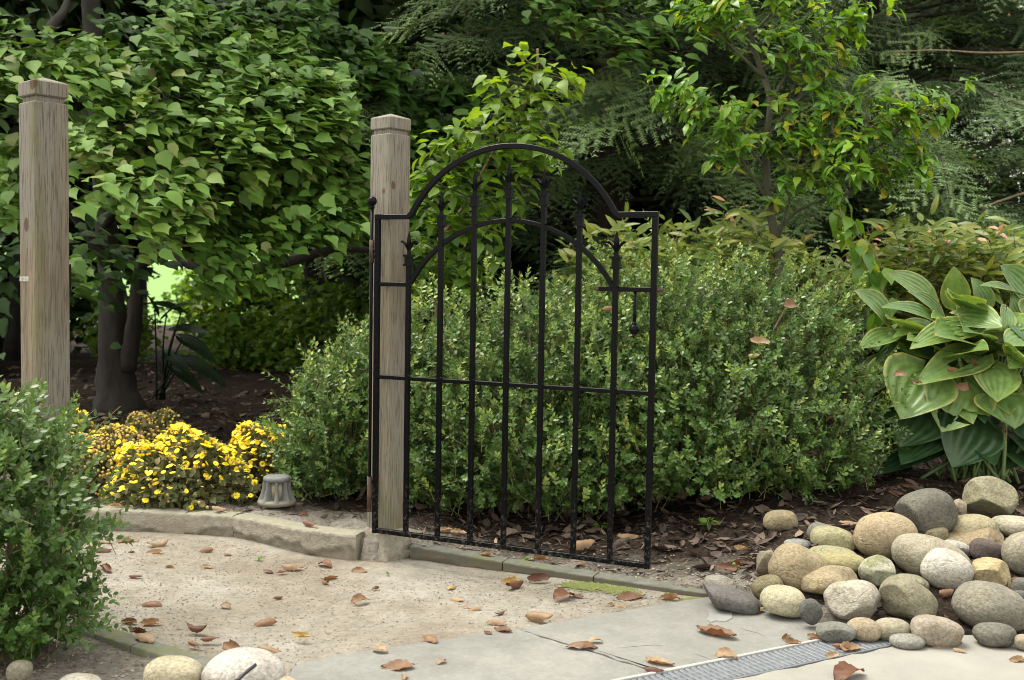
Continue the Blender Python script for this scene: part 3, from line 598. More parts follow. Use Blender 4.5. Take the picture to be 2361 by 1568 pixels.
for k in range(66):
    s = -.03 + k * .0165
    if bar0 is None:
        V, f = prism(oriented(s, s + .0118, .0115, .1025, 0, 0), -.015, .0122, .0018, 0, .2); bar0 = mk('bar', V, f, MAT['galv'], dr, smooth=False)
    else:
        o = bar0.copy(); C.objects.link(o); dd = drain_pt(s, 0) - drain_pt(-.03, 0); o.location = (dd[0], dd[1], 0)

# moss beside the edging
P_ = []
for cx, cy, sx, sy, n in ((1360, 1352, 45, 8, 500), (1425, 1360, 26, 7, 350), (1320, 1349, 22, 5, 160), (1465, 1368, 12, 5, 160), (1590, 1383, 16, 3, 110), (1545, 1372, 10, 3, 40)):
    for x, y in zip(rng.normal(cx, sx * .6, n), rng.normal(cy, sy * .6, n)): P_.append(G(x, y, .004))
P_ = np.array(P_); P_ = P_[sdist(P_[:, 0], P_[:, 1], PATH) < .0]; V, f = octs(P_, .003 + .004 * rng.uniform(0, 1, len(P_)) ** 2, .7); mk('moss', V, f, MAT['moss'], kind='stuff')

# ------------------------------------------------------------------ posts
def post(x, y, zt, mat, label, stucco, plate=False):
    r = thing('wooden_post', label, 'post', (x, y, 0)); s = .0445
    V, f = box(x, y, (zt - .0695 - .05) / 2, .089, .089, zt - .0695 + .05, 0, .0035); mk('shaft', V, f, mat, r, smooth=False)
    V, f = box(x, y, zt - .062, .073, .073, .016); mk('neck', V, f, mat, r, smooth=False)
    V, f = box(x, y, zt - .0365, .09, .09, .038, 0, .003)
    top = np.array([(x - .042, y - .042, zt - .0176), (x + .042, y - .042, zt - .0176), (x + .042, y + .042, zt - .0176), (x - .042, y + .042, zt - .0176), (x, y, zt - .003)])
    V2, P2, _ = merge([(V, f), (top, [np.array([(0, 1, 4), (1, 2, 4), (2, 3, 4), (3, 0, 4)])])]); mk('cap', V2, P2, mat, r, smooth=False)
    if stucco:
        nz, ns = 12, 48; V = []; half = .0475
        for k in range(nz + 1):
            z = -.03 + .13 * k / nz
            for j in range(ns):
                a = j / ns * 4; side = int(a); t = (a - side) * 2 - 1; o = half + (.002 + .014 * max(0, 1 - z / .09) ** 1.3) * (1 + .3 * rng.standard_normal()) * (k < nz)
                if k == nz: o = .0447
                px, py = [(t * o, -o), (o, t * o), (-t * o, o), (-o, -t * o)][side]; V.append((x + px, y + py, z))
        q = [(k * ns + j, k * ns + (j + 1) % ns, (k + 1) * ns + (j + 1) % ns, (k + 1) * ns + j) for k in range(nz) for j in range(ns)]
        mk('stucco_foot', np.array(V), np.array(q), MAT['stucco'], r)
    if plate:
        V, f = box(x + .03, y + .047, .865, .024, .006, .085, 0, .001); mk('latch_plate', V, f, MAT['iron'], r, smooth=False)
        V, f = box(x - .018, y - .0449, .868, .05, .0012, .013); mk('paint_mark', V, f, MAT['mark'], r, smooth=False)
    r.rotation_euler.z = math.radians(-41); return r
post(-1.205, 2.80, 1.384, MAT['wood2'], 'tall weathered wooden post at far left rising behind the front boxwood', False, True)
post(-.386, 3.392, 1.395, MAT['wood'], 'weathered wooden post with grooved cap carrying the black iron gate', True)

# ------------------------------------------------------------------ gate
GO = np.array((-.415, 3.33)); GU = np.array((.90763, -.41976)); GN = np.array((.41976, .90763))
def gw(u, z, n=0.): return np.array([GO[0] + u * GU[0] + n * GN[0], GO[1] + u * GU[1] + n * GN[1], z])
def sweep(path, h, ch=.0014, cap=True):
    """square bar along a path in the gate's plane, mitred, with small chamfers"""
    P = np.asarray(path, float); d = np.diff(P, axis=0); d /= np.linalg.norm(d, axis=1, keepdims=True); N = np.c_[-d[:, 1], d[:, 0]]
    nn = [N[0]]
    for i in range(1, len(N)):
        b = N[i - 1] + N[i]; b /= np.linalg.norm(b); nn.append(b / max(.3, b @ N[i]))
    nn.append(N[-1]); sec = [(h, h - ch), (h - ch, h), (-h + ch, h), (-h, h - ch), (-h, -h + ch), (-h + ch, -h), (h - ch, -h), (h, -h + ch)]
    V = np.array([gw(p[0] + a * n[0], p[1] + a * n[1], b) for p, n in zip(P, nn) for a, b in sec]); k = len(P)
    q = [(i * 8 + j, (i + 1) * 8 + j, (i + 1) * 8 + (j + 1) % 8, i * 8 + (j + 1) % 8) for i in range(k - 1) for j in range(8)]
    return V, [np.array(q), np.array([list(range(8)), list(range((k - 1) * 8, k * 8))[::-1]])]
gate = thing('iron_gate', 'black wrought iron garden gate with arched top and spear finials standing open', 'gate', gw(0, 0))
IR = MAT['iron']
def bar(name, path, h=.0072, mat=None, parent=None): V, f = sweep(path, h); return mk(name, V, f, mat or IR, gate, parent, smooth=False)
bar('stile', [(0, .0963), (0, 1.0622)], .0078); bar('stile', [(.88, .0963), (.88, 1.0622)], .0078)
R1, z1 = .366, 1.2695 - .366
arc = [(.4405 + R1 * math.sin(a), z1 + R1 * math.cos(a)) for a in np.linspace(-1.125, 1.125, 41)]
bar('arched_rail', [(-.0078, 1.07), (.108, 1.07)] + arc[1:-1] + [(.773, 1.07), (.8878, 1.07)], .0077)
bar('bottom_rail', [(.0079, .104), (.8721, .104)], .0074)
bar('middle_rail', [(.0079, .582), (.8721, .582)], .0062)
R2 = .373; z2 = 1.056 - R2
def zarc(u): return z2 + math.sqrt(R2 ** 2 - (u - .44) ** 2)
bar('inner_arch', [(u, zarc(u)) for u in .44 + R2 * np.sin(np.linspace(-1.045, 1.045, 37))], .0066)
bar('side_rail', [(.0079, .866), (.1025, .866)], .0064)
bar('latch_bar', [(.722, .8655), (.8721, .8655)], .0066)
bar('bar_end', [(.716, .8655), (.722, .8655)], .0067, MAT['rust'])
V, f = tube([gw(.8896, .8655), gw(.9, .8655), gw(.908, .8655)], [.006, .006, .0045], 10); mk('bolt', V, f, MAT['rust'], gate)
wv = []   # weld beads
for k in range(1, 8):
    u = k * .11; top = (.954, 1.072, 1.129, 1.151, 1.129, 1.07, .953)[k - 1]
    pk = bar('picket', [(u, .105), (u, top - .002)], .0071)
    it = []
    for zz, rr, hh in ((top - .029, .0138, .0032), (top - .014, .0105, .0125), (top - .001, .0138, .0032)):
        it.append(sweep([(u, zz - hh), (u, zz + hh)], rr, .002))
    V, f, _ = merge(it); mk('collar', V, f, IR, gate, pk, smooth=False)
    prof = [(0, .0078), (.012, .0064), (.022, .0066), (.034, .0078), (.042, .0083), (.052, .0066), (.066, .0028), (.0735, .0004)]
    V, f = [], []
    for h, r_ in prof: V += [gw(u + r_ * a, top + h, r_ * b) for a, b in ((1, 0), (.55, .55), (0, 1), (-.55, .55), (-1, 0), (-.55, -.55), (0, -1), (.55, -.55))]
    q = [(i * 8 + j, (i + 1) * 8 + j, (i + 1) * 8 + (j + 1) % 8, i * 8 + (j + 1) % 8) for i in range(len(prof) - 1) for j in range(8)]
    it = [(np.array(V), [np.array(q)])]
    for sgn in (-1, 1):
        cv = [(.001, .012, .007, .006), (.0075, .026, .0075, .0065), (.014, .036, .007, .006), (.0205, .0415, .006, .0048), (.027, .042, .003, .0024), (.0285, .0395, .0008, .0008)]
        V = []
        for a, h, wd, th in cv: V += [gw(u + sgn * a, top + h + th * .5, -wd), gw(u + sgn * a, top + h + th * .9, 0), gw(u + sgn * a, top + h + th * .5, wd), gw(u + sgn * (a + .001), top + h - th, 0)]
        q = [(i * 4 + j, i * 4 + (j + 1) % 4, (i + 1) * 4 + (j + 1) % 4, (i + 1) * 4 + j) for i in range(len(cv) - 1) for j in range(4)]
        it.append((np.array(V), [np.array(q)]))
    V, f, _ = merge(it); mk('finial', V, f, IR, gate, pk, smooth=False)
    for zz in (.582, .104, zarc(u) if 1 < k < 7 else .866):
        for s_ in (-1, 1): wv.append((gw(u + s_ * .0085, zz + .007, -.004 * s_ - .002)))
def blob(c, r, n=8):
    th = np.linspace(0, math.pi, 6); return lathe([(max(1e-4, r * math.sin(t)), -r * math.cos(t)) for t in th], c, n)
V, f, _ = merge([blob(c, .0042 * rng.uniform(.7, 1.2)) for c in wv]); mk('weld_beads', V, f, IR, gate, kind='stuff')
hr = mk('hinge_rod', *tube([gw(-.019, z, -.004) for z in (.25, .5, .8, 1.1)], .0052, 12), IR, gate)
mk('ball', *blob(gw(-.019, 1.118, -.004), .0152, 20), IR, gate, hr); mk('collar', *tube([gw(-.019, z, -.004) for z in (1.094, 1.1, 1.106)], [.006, .0085, .007], 12), IR, gate, hr)
mk('hinge_sleeve', *tube([gw(-.019, z, -.004) for z in (.93, 1.0)], .0074, 12), MAT['rust'], gate); mk('hinge_sleeve', *tube([gw(-.019, z, -.004) for z in (.16, .27)], .0074, 12), MAT['rust'], gate)
V, f, _ = merge([tube([gw(-.019, z, .0), gw(.003, z, .0)], .0055, 8) for z in (.2, .965)]); mk('hinge_arm', V, f, IR, gate)
V, f, _ = merge([tube([gw(-.022, z, -.002), gw(-.022, z, .06)], .006, 8) for z in (.95, .25)]); mk('hinge_pin', V, f, IR, gate)
lh = mk('latch_handle', *tube([gw(.827, z, 0) for z in (.862, .8, .768)], .0043, 12), IR, gate)
mk('ball', *blob(gw(.827, .756), .0152, 20), IR, gate, lh); mk('collar', *tube([gw(.827, z, 0) for z in (.776, .772, .766)], [.0055, .0075, .0065], 12), IR, gate, lh)

# ------------------------------------------------------------------ path light
c = ground_hit(638, 1182); c[2] = float(zbed(c[0], c[1])) + .03
lp = thing('path_light', 'squat grey ribbed path light in the bed beside the yellow flowers', 'garden light', c)
mk('cap', *lathe([(.036, .082), (.0455, .083), (.047, .089), (.046, .096), (.04, .0995), (.02, .1015), (.001, .102)], c, 28), MAT['lamp'], lp)
mk('base', *lathe([(.05, .0), (.064, .001), (.066, .011), (.06, .018), (.03, .02)], c, 28), MAT['lamp'], lp)
mk('glass', *lathe([(.032, .018), (.031, .083)], c, 24), MAT['lampglass'], lp)
for k in range(8):
    a = k / 8 * 2 * math.pi + .2; dx, dy = math.cos(a), math.sin(a); tx, ty = -dy, dx; V = []
    for h, ro, wd in ((.014, .062, .014), (.035, .053, .0095), (.06, .0465, .0072), (.084, .0445, .009)):
        V += [(c[0] + dx * r_ + tx * w_, c[1] + dy * r_ + ty * w_, c[2] + h) for r_, w_ in ((.031, -wd * .8), (ro, -wd * .6), (ro + .003, 0), (ro, wd * .6), (.031, wd * .8))]
    q = [(i * 5 + j, i * 5 + j + 1, (i + 1) * 5 + j + 1, (i + 1) * 5 + j) for i in range(3) for j in range(4)]
    mk('rib', np.array(V), np.array(q), MAT['lamp'], lp)
mk('stake', *lathe([(.02, -.08), (.024, -.01), (.024, .002)], c, 12), MAT['black'], lp)

# ------------------------------------------------------------------ river stones
bm = bmesh.new(); bmesh.ops.create_icosphere(bm, subdivisions=5, radius=1); IV = np.array([v.co[:] for v in bm.verts]); IF = np.array([[v.index for v in f.verts] for f in bm.faces]); bm.free()
def stone(cx, cy, w_, h_, rot, col, moss, ang, label, dz=.34, thick=.8, bury=0., dist=None):
    bot = cy + h_ / 2
    d0 = dist or ground_hit(cx, bot)[1]; dc = d0 + dz * w_ / F * d0
    a, b = w_ * dc / F / 2, h_ * dc / F / 2
    V = IV.copy(); p = rng.uniform(2.1, 2.6) if ang < 4 else 5.; V = V / ((np.abs(V) ** p).sum(1) ** (1 / p))[:, None]
    for _ in range(int(ang)):
        n = unit(1)[0]; n[1] = -abs(n[1]); n = n / np.linalg.norm(n); dd = rng.uniform(.62, .85); V = V - (np.maximum(0, V @ n - dd) * .9)[:, None] * n
    for f_, am in ((1.4, .07), (2.6, .04), (5, .016 + .012 * (ang > 1)), (11, .006 + .008 * (ang > 1))):
        for _ in range(3):
            k = unit(1)[0] * f_; V = V * (1 + am * .6 * np.sin(V @ k + rng.uniform(0, 6.3)))[:, None]
    V = V / np.abs(V).max(0)
    th = math.radians(rot); x, z = V[:, 0] * a, V[:, 2] * b
    V = np.c_[x * math.cos(th) + z * math.sin(th), V[:, 1] * a * thick, -x * math.sin(th) + z * math.cos(th)]
    c0 = D(cx, cy, dc); c0[2] -= bury
    o = mk('stone', V + c0, IF, MAT['stone'], label=label, cat='stone', group='river stones heaped along the bed')
    g_ = sum(col) / 3; o.color = (*(1.06 * (.9 * c_ + .1 * g_) for c_ in col), moss); return o
TAN, BEI, GRY, DGR, PAL, OLV, PUR, YEL = (.42, .33, .2), (.47, .41, .28), (.26, .245, .2), (.15, .145, .125), (.62, .57, .46), (.3, .28, .18), (.16, .125, .11), (.47, .4, .2)
def c6(x, y): return 1574.8 + x / 2, 784 + y / 2
for x0, x1, y0, y1, rot, col, moss, ang, label in (
    (785, 1080, 797, 1020, 12, (.46, .365, .22), .2, 0, 'big rounded tan stone below the dark grey one, largest of the heap centre'),
    (985, 1255, 690, 915, -22, (.2, .19, .15), .4, 1, 'large dark grey stone leaning at the back of the heap, below the hosta'),
    (1293, 1535, 628, 822, 8, (.38, .35, .22), .9, 3, 'tall grey-green angular stone with a notched right corner, topmost of the heap'),
    (1205, 1440, 806, 925, -4, (.44, .38, .22), .5, 0, 'long beige stone under the notched angular stone'),
    (1405, 1640, 806, 905, 2, (.52, .47, .33), .2, 0, 'pale beige stone cut off by the right edge below the notched stone'),
    (1160, 1515, 875, 965, -14, (.36, .28, .16), .1, 2, 'flat brown wedge-shaped stone lying under the long beige stone'),
    (950, 1330, 910, 1105, 18, (.42, .38, .27), .4, 0, 'big speckled grey-tan stone with the whitish stone leaning on it'),
    (1088, 1330, 965, 1150, 20, (.64, .6, .5), .1, 0, 'smooth whitish egg-shaped stone in the middle of the heap'),
    (1175, 1325, 925, 1005, 10, (.55, .52, .45), .2, 1, 'small pale grey stone wedged behind the whitish one'),
    (1325, 1482, 920, 1030, 14, PUR, .0, 0, 'dark purplish-brown stone near the right edge'),
    (1478, 1700, 885, 1085, 8, (.43, .39, .28), .2, 0, 'round grey-beige boulder cut off by the right edge'),
    (1335, 1508, 1003, 1150, 8, (.52, .42, .22), .2, 4, 'blocky layered yellowish stone with broken faces'),
    (1240, 1590, 1120, 1345, 12, (.3, .275, .21), .2, 0, 'largest smooth grey stone at the lower right of the heap'),
    (1515, 1610, 1098, 1185, 0, (.22, .21, .18), .1, 0, 'small grey stone at the right edge above the big grey one'),
    (1512, 1600, 1155, 1215, 0, (.19, .185, .17), .0, 0, 'small dark stone tucked at the right edge under another grey one'),
    (395, 640, 950, 1160, 28, (.45, .36, .21), .2, 0, 'upright tan egg-shaped stone at the left of the heap'),
    (585, 795, 862, 975, 6, (.42, .39, .22), 1., 0, 'greenish beige dome-shaped stone behind the upright tan egg'),
    (563, 700, 842, 940, 20, (.25, .24, .2), .3, 0, 'half-hidden grey stone behind the greenish dome-shaped stone'),
    (465, 590, 920, 970, 0, (.3, .3, .28), .3, 1, 'small flat grey stone half sunk in the mulch left of the heap'),
    (580, 815, 955, 1030, 2, (.4, .38, .22), 1., 3, 'flat mossy slab stone lying under the greenish dome'),
    (635, 845, 985, 1070, 0, (.45, .4, .19), .7, 0, 'low yellowish stone in front of the mossy slab'),
    (812, 990, 997, 1135, -18, (.46, .45, .32), 1., 2, 'mossy white-topped stone left of the speckled grey-tan one'),
    (535, 828, 1047, 1195, -8, (.43, .345, .2), .3, 2, 'long tan stone with an orange broken underside'),
    (636, 918, 1112, 1295, -10, (.5, .46, .36), .7, 3, 'cracked whitish stone with green lichen at the front of the heap'),
    (905, 1175, 1112, 1300, 26, (.34, .31, .2), .2, 2, 'olive-grey stone with a chipped notch beside the cracked whitish stone'),
    (955, 1130, 1085, 1160, 4, (.33, .31, .22), .2, 0, 'grey stone peeping out behind the chipped olive-grey one'),
    (348, 570, 1140, 1268, 8, (.6, .55, .36), .1, 0, 'smooth pale yellow egg stone at the corner of the flagstone'),
    (315, 465, 1085, 1195, -22, (.3, .26, .14), .6, 0, 'olive-brown stone wedged above the pale yellow egg'),
    (335, 425, 970, 1095, 0, (.33, .28, .19), .3, 4, 'rough brown angular stone left of the upright tan egg'),
    (75, 358, 1135, 1240, 14, (.19, .18, .165), .2, 1, 'flat dark slate-grey stone along the flagstone corner'),
    (90, 248, 1088, 1160, 10, (.36, .33, .27), .2, 3, 'rough grey stone half buried above the flat slate-grey stone'),
    (538, 645, 1195, 1320, -24, (.17, .17, .15), .1, 1, 'dark slate stone standing on edge between pale egg and cracked stone'),
    (610, 800, 1300, 1390, 0, (.25, .25, .21), .3, 1, 'flat grey-green stone at the tip of the flagstone'),
    (752, 922, 1280, 1385, 6, (.42, .34, .22), .1, 0, 'small tan stone resting at the end of the drain'),
    (878, 1052, 1278, 1385, 0, (.43, .39, .27), .5, 1, 'small beige angular stone right of the tan one by the drain'),
    (1052, 1285, 1278, 1415, 10, (.42, .36, .27), .1, 0, 'pinkish striped stone beside the concrete edge'),
    (1338, 1535, 1308, 1415, 2, (.2, .19, .15), .1, 0, 'dark grey oval stone lying at the concrete edge'),
    (950, 1120, 1358, 1420, 0, (.34, .33, .27), .3, 0, 'low flat grey-green stone at the drain end below the beige ones'),
    (1525, 1620, 1358, 1430, 0, (.42, .36, .25), .1, 0, 'beige stone cut off at the right edge beside the dark oval'),
    (368, 530, 780, 882, -4, (.36, .3, .17), .3, 0, 'lone tan oval stone in the shade under the boxwood'),
    (1245, 1310, 735, 820, 0, (.45, .37, .25), .1, 2, 'small tan stone between the dark grey and the notched stones'),
    (1110, 1225, 855, 930, -12, (.4, .35, .2), .5, 0, 'small olive-beige stone at the foot of the dark grey leaning one')):
    x, y = c6((x0 + x1) / 2, (y0 + y1) / 2); stone(x, y, (x1 - x0) / 2, (y1 - y0) / 2 * (1.06), rot, col, moss, ang, label)
# a few hidden supports fill the core of the heap
for cx, cy, w_, h_, col, label in ((27 + 20, 1548, 62, 50, (.3, .27, .19), 'grey stone in the gritty soil at the bottom left corner'), (180, 1578, 112, 50, PAL, 'pale flat stone cut off by the bottom edge, left of the beige one'),
        (399, 1559, 138, 92, (.53, .47, .31), 'smooth beige stone at the bottom edge beside the slate strip end'), (556, 1557, 205, 122, (.6, .56, .49), 'large whitish striped stone at the bottom with a dark twig on it'), (632, 1590, 135, 60, (.55, .46, .3), 'beige stone at the bottom edge in front of the whitish striped one')):
    stone(cx, cy, w_, h_, rng.uniform(-6, 6), col, .15, 0, label, dist=2.16 if w_ > 130 else 2.2)
a_, b_ = D(545, 1571, 2.12), D(590, 1533, 2.165)
o = mk('twig', *tube(smoothline([a_, (a_ + b_) / 2 + (0, 0, .002), b_], 4), [.004] * 8 + [.0035], 8, .1), MAT['black'], label='short black stick lying on the whitish striped stone', cat='twig')

# ------------------------------------------------------------------ fallen leaves
LEAVES = [
 (295, 1251, 40, 'large domed tan leaf behind the front boxwood tip on the sand'), (245, 1254, 30, 'thin tan leaf left of the large domed one on the sand'),
 (227, 1276, 48, 'dark red-brown curled leaf at the boxwood twig tip on the path'), (302, 1276, 16, 'tiny dark leaf standing below the domed tan leaf'),
 (362, 1261, 40, 'tan ribbed leaf right of the domed one, near the stone kerb'), (358, 1277, 34, 'flat pale leaf just in front of the ribbed tan leaf'),
 (475, 1271, 32, 'folded brown leaf below the kerb joint under the flowers'), (525, 1279, 18, 'small upright brown leaf right of the folded one by the kerb'),
 (245, 1315, 46, 'long rust-edged leaf lying alone on the left of the path'), (392, 1309, 20, 'small rolled tan leaf in the middle of the left path'),
 (475, 1309, 26, 'short tan leaf with raised tip right of the small rolled one'), (312, 1333, 27, 'pale flat leaf below the long rust-edged leaf'),
 (618, 1319, 25, 'dark brown narrow leaf left of a close pair near the kerb'), (650, 1321, 22, 'small orange-brown leaf beside the cupped leaf near the kerb'),
 (675, 1312, 42, 'large cupped tan leaf near the kerb, largest of a trio'), (750, 1306, 38, 'reddish folded leaf close to the kerb left of the gate post'),
 (760, 1334, 33, 'upper leaf of a touching pair left of the gate post'), (750, 1346, 26, 'orange lower leaf of a touching pair left of the gate post'),
 (640, 1380, 20, 'small dark red leaf alone in the middle of the sand'), (352, 1397, 46, 'open curled brown leaf halfway down the left path'),
 (520, 1399, 26, 'small butterfly-shaped tan leaf in mid path'), (299, 1436, 36, 'ragged upright brown leaf above the slate edging'),
 (350, 1439, 42, 'flat tan leaf right of the ragged upright leaf'), (613, 1438, 46, 'boat-shaped brown leaf in the lower middle of the sand'),
 (318, 1457, 45, 'dark red ragged leaf against the slate edging'), (335, 1474, 60, 'large pale pinkish leaf lying across the slate edging'),
 (455, 1456, 48, 'striped brown ribbed leaf with dark end in the lower path'), (484, 1478, 36, 'orange-brown lobed leaf below the striped ribbed one'),
 (448, 1488, 28, 'crumpled brown leaf beside the orange-brown lobed one'), (535, 1497, 68, 'longest arched brown leaf just above the whitish striped stone'),
 (695, 1469, 38, 'pale yellowish leaf tilted on the lower sand'), (620, 1503, 48, 'thin broken tan leaf right of the longest arched leaf'),
 (829, 1318, 32, 'brown leaf propped at the stucco foot of the gate post'), (865, 1357, 20, 'small dark hooded leaf in front of the gate post'),
 (830, 1387, 40, 'flat brown leaf on the sand below the gate post'), (1040, 1357, 30, 'bright yellow curled leaf on the sand below the gate'),
 (1055, 1386, 30, 'rolled tan leaf below the bright yellow one'), (1070, 1402, 23, 'little tan leaf touching another, below the rolled one'),
 (1095, 1408, 28, 'tan rolled leaf right of the little touching one'), (1175, 1342, 40, 'yellowish folded leaf above the large ribbed tan leaf'),
 (1182, 1356, 45, 'large ribbed tan leaf with dark torn edge below the gate'), (1240, 1329, 45, 'big dark brown leaf leaning against the slate edging'),
 (1152, 1418, 22, 'pale shrivelled leaf by dark scraps in mid sand'), (1245, 1424, 62, 'long rolled tan leaf near the flagstone edge'),
 (1145, 1439, 38, 'flat tan leaf above the flagstone joint'), (1160, 1454, 38, 'tan leaf with red end lying on the flagstone edge'),
 (1125, 1460, 18, 'small dark red leaf left of the flagstone joint'), (992, 1476, 50, 'crumpled brown leaf at the flagstone edge left of the joint'),
 (1300, 1379, 56, 'large flat tan leaf left of a red one near the moss'), (1331, 1377, 26, 'small red leaf touching the large flat tan leaf near the moss'),
 (1455, 1379, 55, 'bright orange-brown leaf below the moss patch'), (1410, 1394, 20, 'small rounded tan leaf left of the rolled one above the flagstone'),
 (1431, 1401, 25, 'small rolled tan leaf just above the flagstone edge'), (1547, 1381, 44, 'brown leaf standing at the slate edging end by the flagstone'),
 (877, 1502, 36, 'pale tan leaf half off the left flagstone edge'), (917, 1539, 70, 'large boat-shaped brown leaf on the left flagstone'),
 (1017, 1528, 26, 'small folded tan leaf on the left flagstone'), (932, 1563, 24, 'small tan leaf at the bottom edge under the boat-shaped one'),
 (1342, 1494, 72, 'long rolled brown leaf lying across the flagstone joint'), (1372, 1481, 32, 'thin pale leaf right of the long rolled one on the flagstone'),
 (1522, 1529, 66, 'pale crumpled leaf cluster by the drain edge'), (1507, 1549, 40, 'darker crumpled leaf under the pale crumpled one by the drain'),
 (1650, 1464, 96, 'largest folded brown leaf in the middle of the right flagstone'), (1740, 1411, 45, 'curled tan leaf at the flagstone edge beside the pale yellow egg stone'),
 (1675, 1514, 45, 'ragged tan leaf with long stalk above the drain'), (1812, 1471, 30, 'brown leaf behind the ring-shaped one on the flagstone'),
 (1830, 1484, 40, 'ring-shaped curled orange leaf by the drain'), (1882, 1474, 38, 'flat tan leaf near the stone tip of the flagstone'),
 (1918, 1505, 30, 'pale leaf at the left of the cluster on the drain'), (1958, 1490, 60, 'large upright tan leaf in the cluster on the drain'),
 (1940, 1488, 34, 'red leaf behind the upright tan one on the drain'), (2180, 1486, 85, 'long tan leaf on the concrete edge under the striped stone'), (2212, 1502, 25, 'small grey-brown leaf on the concrete below the long tan one'),
 (2345, 1523, 36, 'tan leaf on the concrete at the right edge'), (1958, 1560, 88, 'large reddish-tan leaf on the concrete at the bottom edge'), (2300, 1492, 32, 'small tan leaf under the dark oval stone'),
 (1864, 1424, 30, 'orange leaf leaning on the dark slate stone'), (1710, 1271, 38, 'flat pale leaf in the mulch left of the rough brown stone'),
 (1675, 1314, 42, 'red-brown leaf in the soil above the rough grey stone'), (1704, 1306, 42, 'pale flat leaf behind the red-brown one in the soil'),
 (2092, 1129, 46, 'reddish leaf in the mulch under the hosta'), (2062, 1143, 35, 'dark red narrow leaf in the mulch left of the hosta foot'),
 (1955, 1214, 38, 'ribbed tan leaf at the foot of the big rounded tan stone'),
 (2180, 1372, 40, 'brown crumpled leaf in the gap between whitish and grey stones'), (2190, 1400, 35, 'lower brown leaf in the gap between the big stones'),
 (1342, 1262, 55, 'large serrated tan leaf behind the gate bars near the ground'), (1057, 1232, 34, 'pointed brown leaf standing behind the gate near its post'),
 (1340, 1304, 22, 'orange rolled leaf on the grit below the gate rail'), (1122, 1277, 28, 'tan leaf lying on the slate edging under the gate'),
 (1245, 1294, 36, 'rolled brown leaf below the middle of the gate rail'), (1027, 1226, 30, 'flat tan leaf behind the second gate bar'), (1447, 1245, 45, 'forked dry leaf behind the right end of the gate'),
 (715, 1210, 32, 'red-brown leaf on the kerb right of the path light'), (690, 1169, 30, 'brown leaf in the bed right of the path light'), (595, 1129, 26, 'tan leaf standing between flowers and path light'),
 (700, 1189, 25, 'pale tan leaf in the soil behind the red-brown kerb leaf'), (505, 1176, 30, 'thin tan leaf on the kerb at the foot of the front flower clump'), (265, 1168, 26, 'pale leaf on the kerb left of the front flower clump')]
DM = {}
def dry(x, y, L, label, pos=None, d=None, flat=False, tilt=.25, up_=(0, 0, 1.), grp='dry leaves scattered over paths and beds'):
    k = int(rng.choice((0, 1, 5, 6, 9)) if flat or L > 52 else rng.integers(0, len(DRY))); lab = label.lower()
    r = .5
    for words, v in ((('dark red', 'dark brown', 'dark'), .06), (('red', 'rust'), .2), (('orange',), .38), (('yellow',), .98), (('pale', 'pinkish'), .82), (('tan',), .66), (('brown',), .42)):
        if any(w_ in lab for w_ in words): r = v; break
    rb = int(np.clip(r + rng.normal(0, .04), 0, .99) * 16)
    if (k, rb) not in DM: DM[(k, rb)] = mesh_np('dry_leaf', *DRY[k], MAT['dry'], np.full(len(DRY[k][0]), (rb + .5) / 16))
    if pos is None:
        p = G(x, y, .004); s_ = float(sdist(p[0], p[1], PATH))
        if s_ > .02: p = ground_hit(x, y); p[2] += .004
        if s_ > -.09 and s_ < .08 and y < 1330: p[2] += .0
        if y > 1440 and s_ < -.05 or (1193 < x and y > 1395): p = G(x, y, .0135)
    else: p = np.array(pos)
    S = L * p[1] / F * (1.0 if flat else 1.12 if L > 58 else 1.24); az = rng.normal(0, .5) + (math.pi if rng.random() < .5 else 0)
    Tt = np.array([math.cos(az), math.sin(az), 0]) + rng.normal(0, tilt * .3, 3); Nn = np.array(up_) + rng.normal(0, tilt, 3) + (0, -.3, 0)
    B, Tt, Nn = frames(Tt[None], Nn[None]); o = bpy.data.objects.new('fallen_leaf', DM[(k, rb)]); C.objects.link(o)
    o.matrix_world = Matrix(((B[0][0] * S, Tt[0][0] * S, Nn[0][0] * S, p[0]), (B[0][1] * S, Tt[0][1] * S, Nn[0][1] * S, p[1]), (B[0][2] * S, Tt[0][2] * S, Nn[0][2] * S, p[2]), (0, 0, 0, 1)))
    o['label'] = label; o['category'] = 'leaf'; o['group'] = grp
for x, y, L, label in LEAVES:
    p = None
    if (x, y) == (335, 1474): p = G(x, y, .027)
    elif (x, y) == (318, 1457): p = G(x, y + 4, .012)
    elif (x, y) in ((715, 1210), (505, 1176), (265, 1168)): p = G(x, y, .088)
    elif (x, y) == (1122, 1277): p = G(x, y + 3, .036)
    elif (x, y) in ((1918, 1505), (1958, 1490), (1940, 1488)): p = G(x, y + 6, .015)
    elif (x, y) == (1240, 1329): p = G(x, y + 6, .012)
    dry(x, y, L, label, p)

# ================================================================== planting
def twigs_mesh(A, Bp, r0, r1):
    """many thin three-sided twigs between points A and B"""
    d = norm(Bp - A); ref = np.where(np.abs(d[:, 2:3]) < .9, np.array([[0, 0, 1.]]), np.array([[1., 0, 0]])); a = norm(np.cross(d, ref)); b = np.cross(d, a)
    V = []
    for P, r in ((A, r0), (Bp, r1)):
        for k in range(3):
            t = k * 2.0944; V.append(P + (np.broadcast_to(r, (len(P),)))[:, None] * (a * math.cos(t) + b * math.sin(t)))
    V = np.stack(V, 1); f = np.array([(0, 1, 4, 3), (1, 2, 5, 4), (2, 0, 3, 5)])
    return V.reshape(-1, 3), (f[None] + (np.arange(len(A)) * 6)[:, None, None]).reshape(-1, 4)

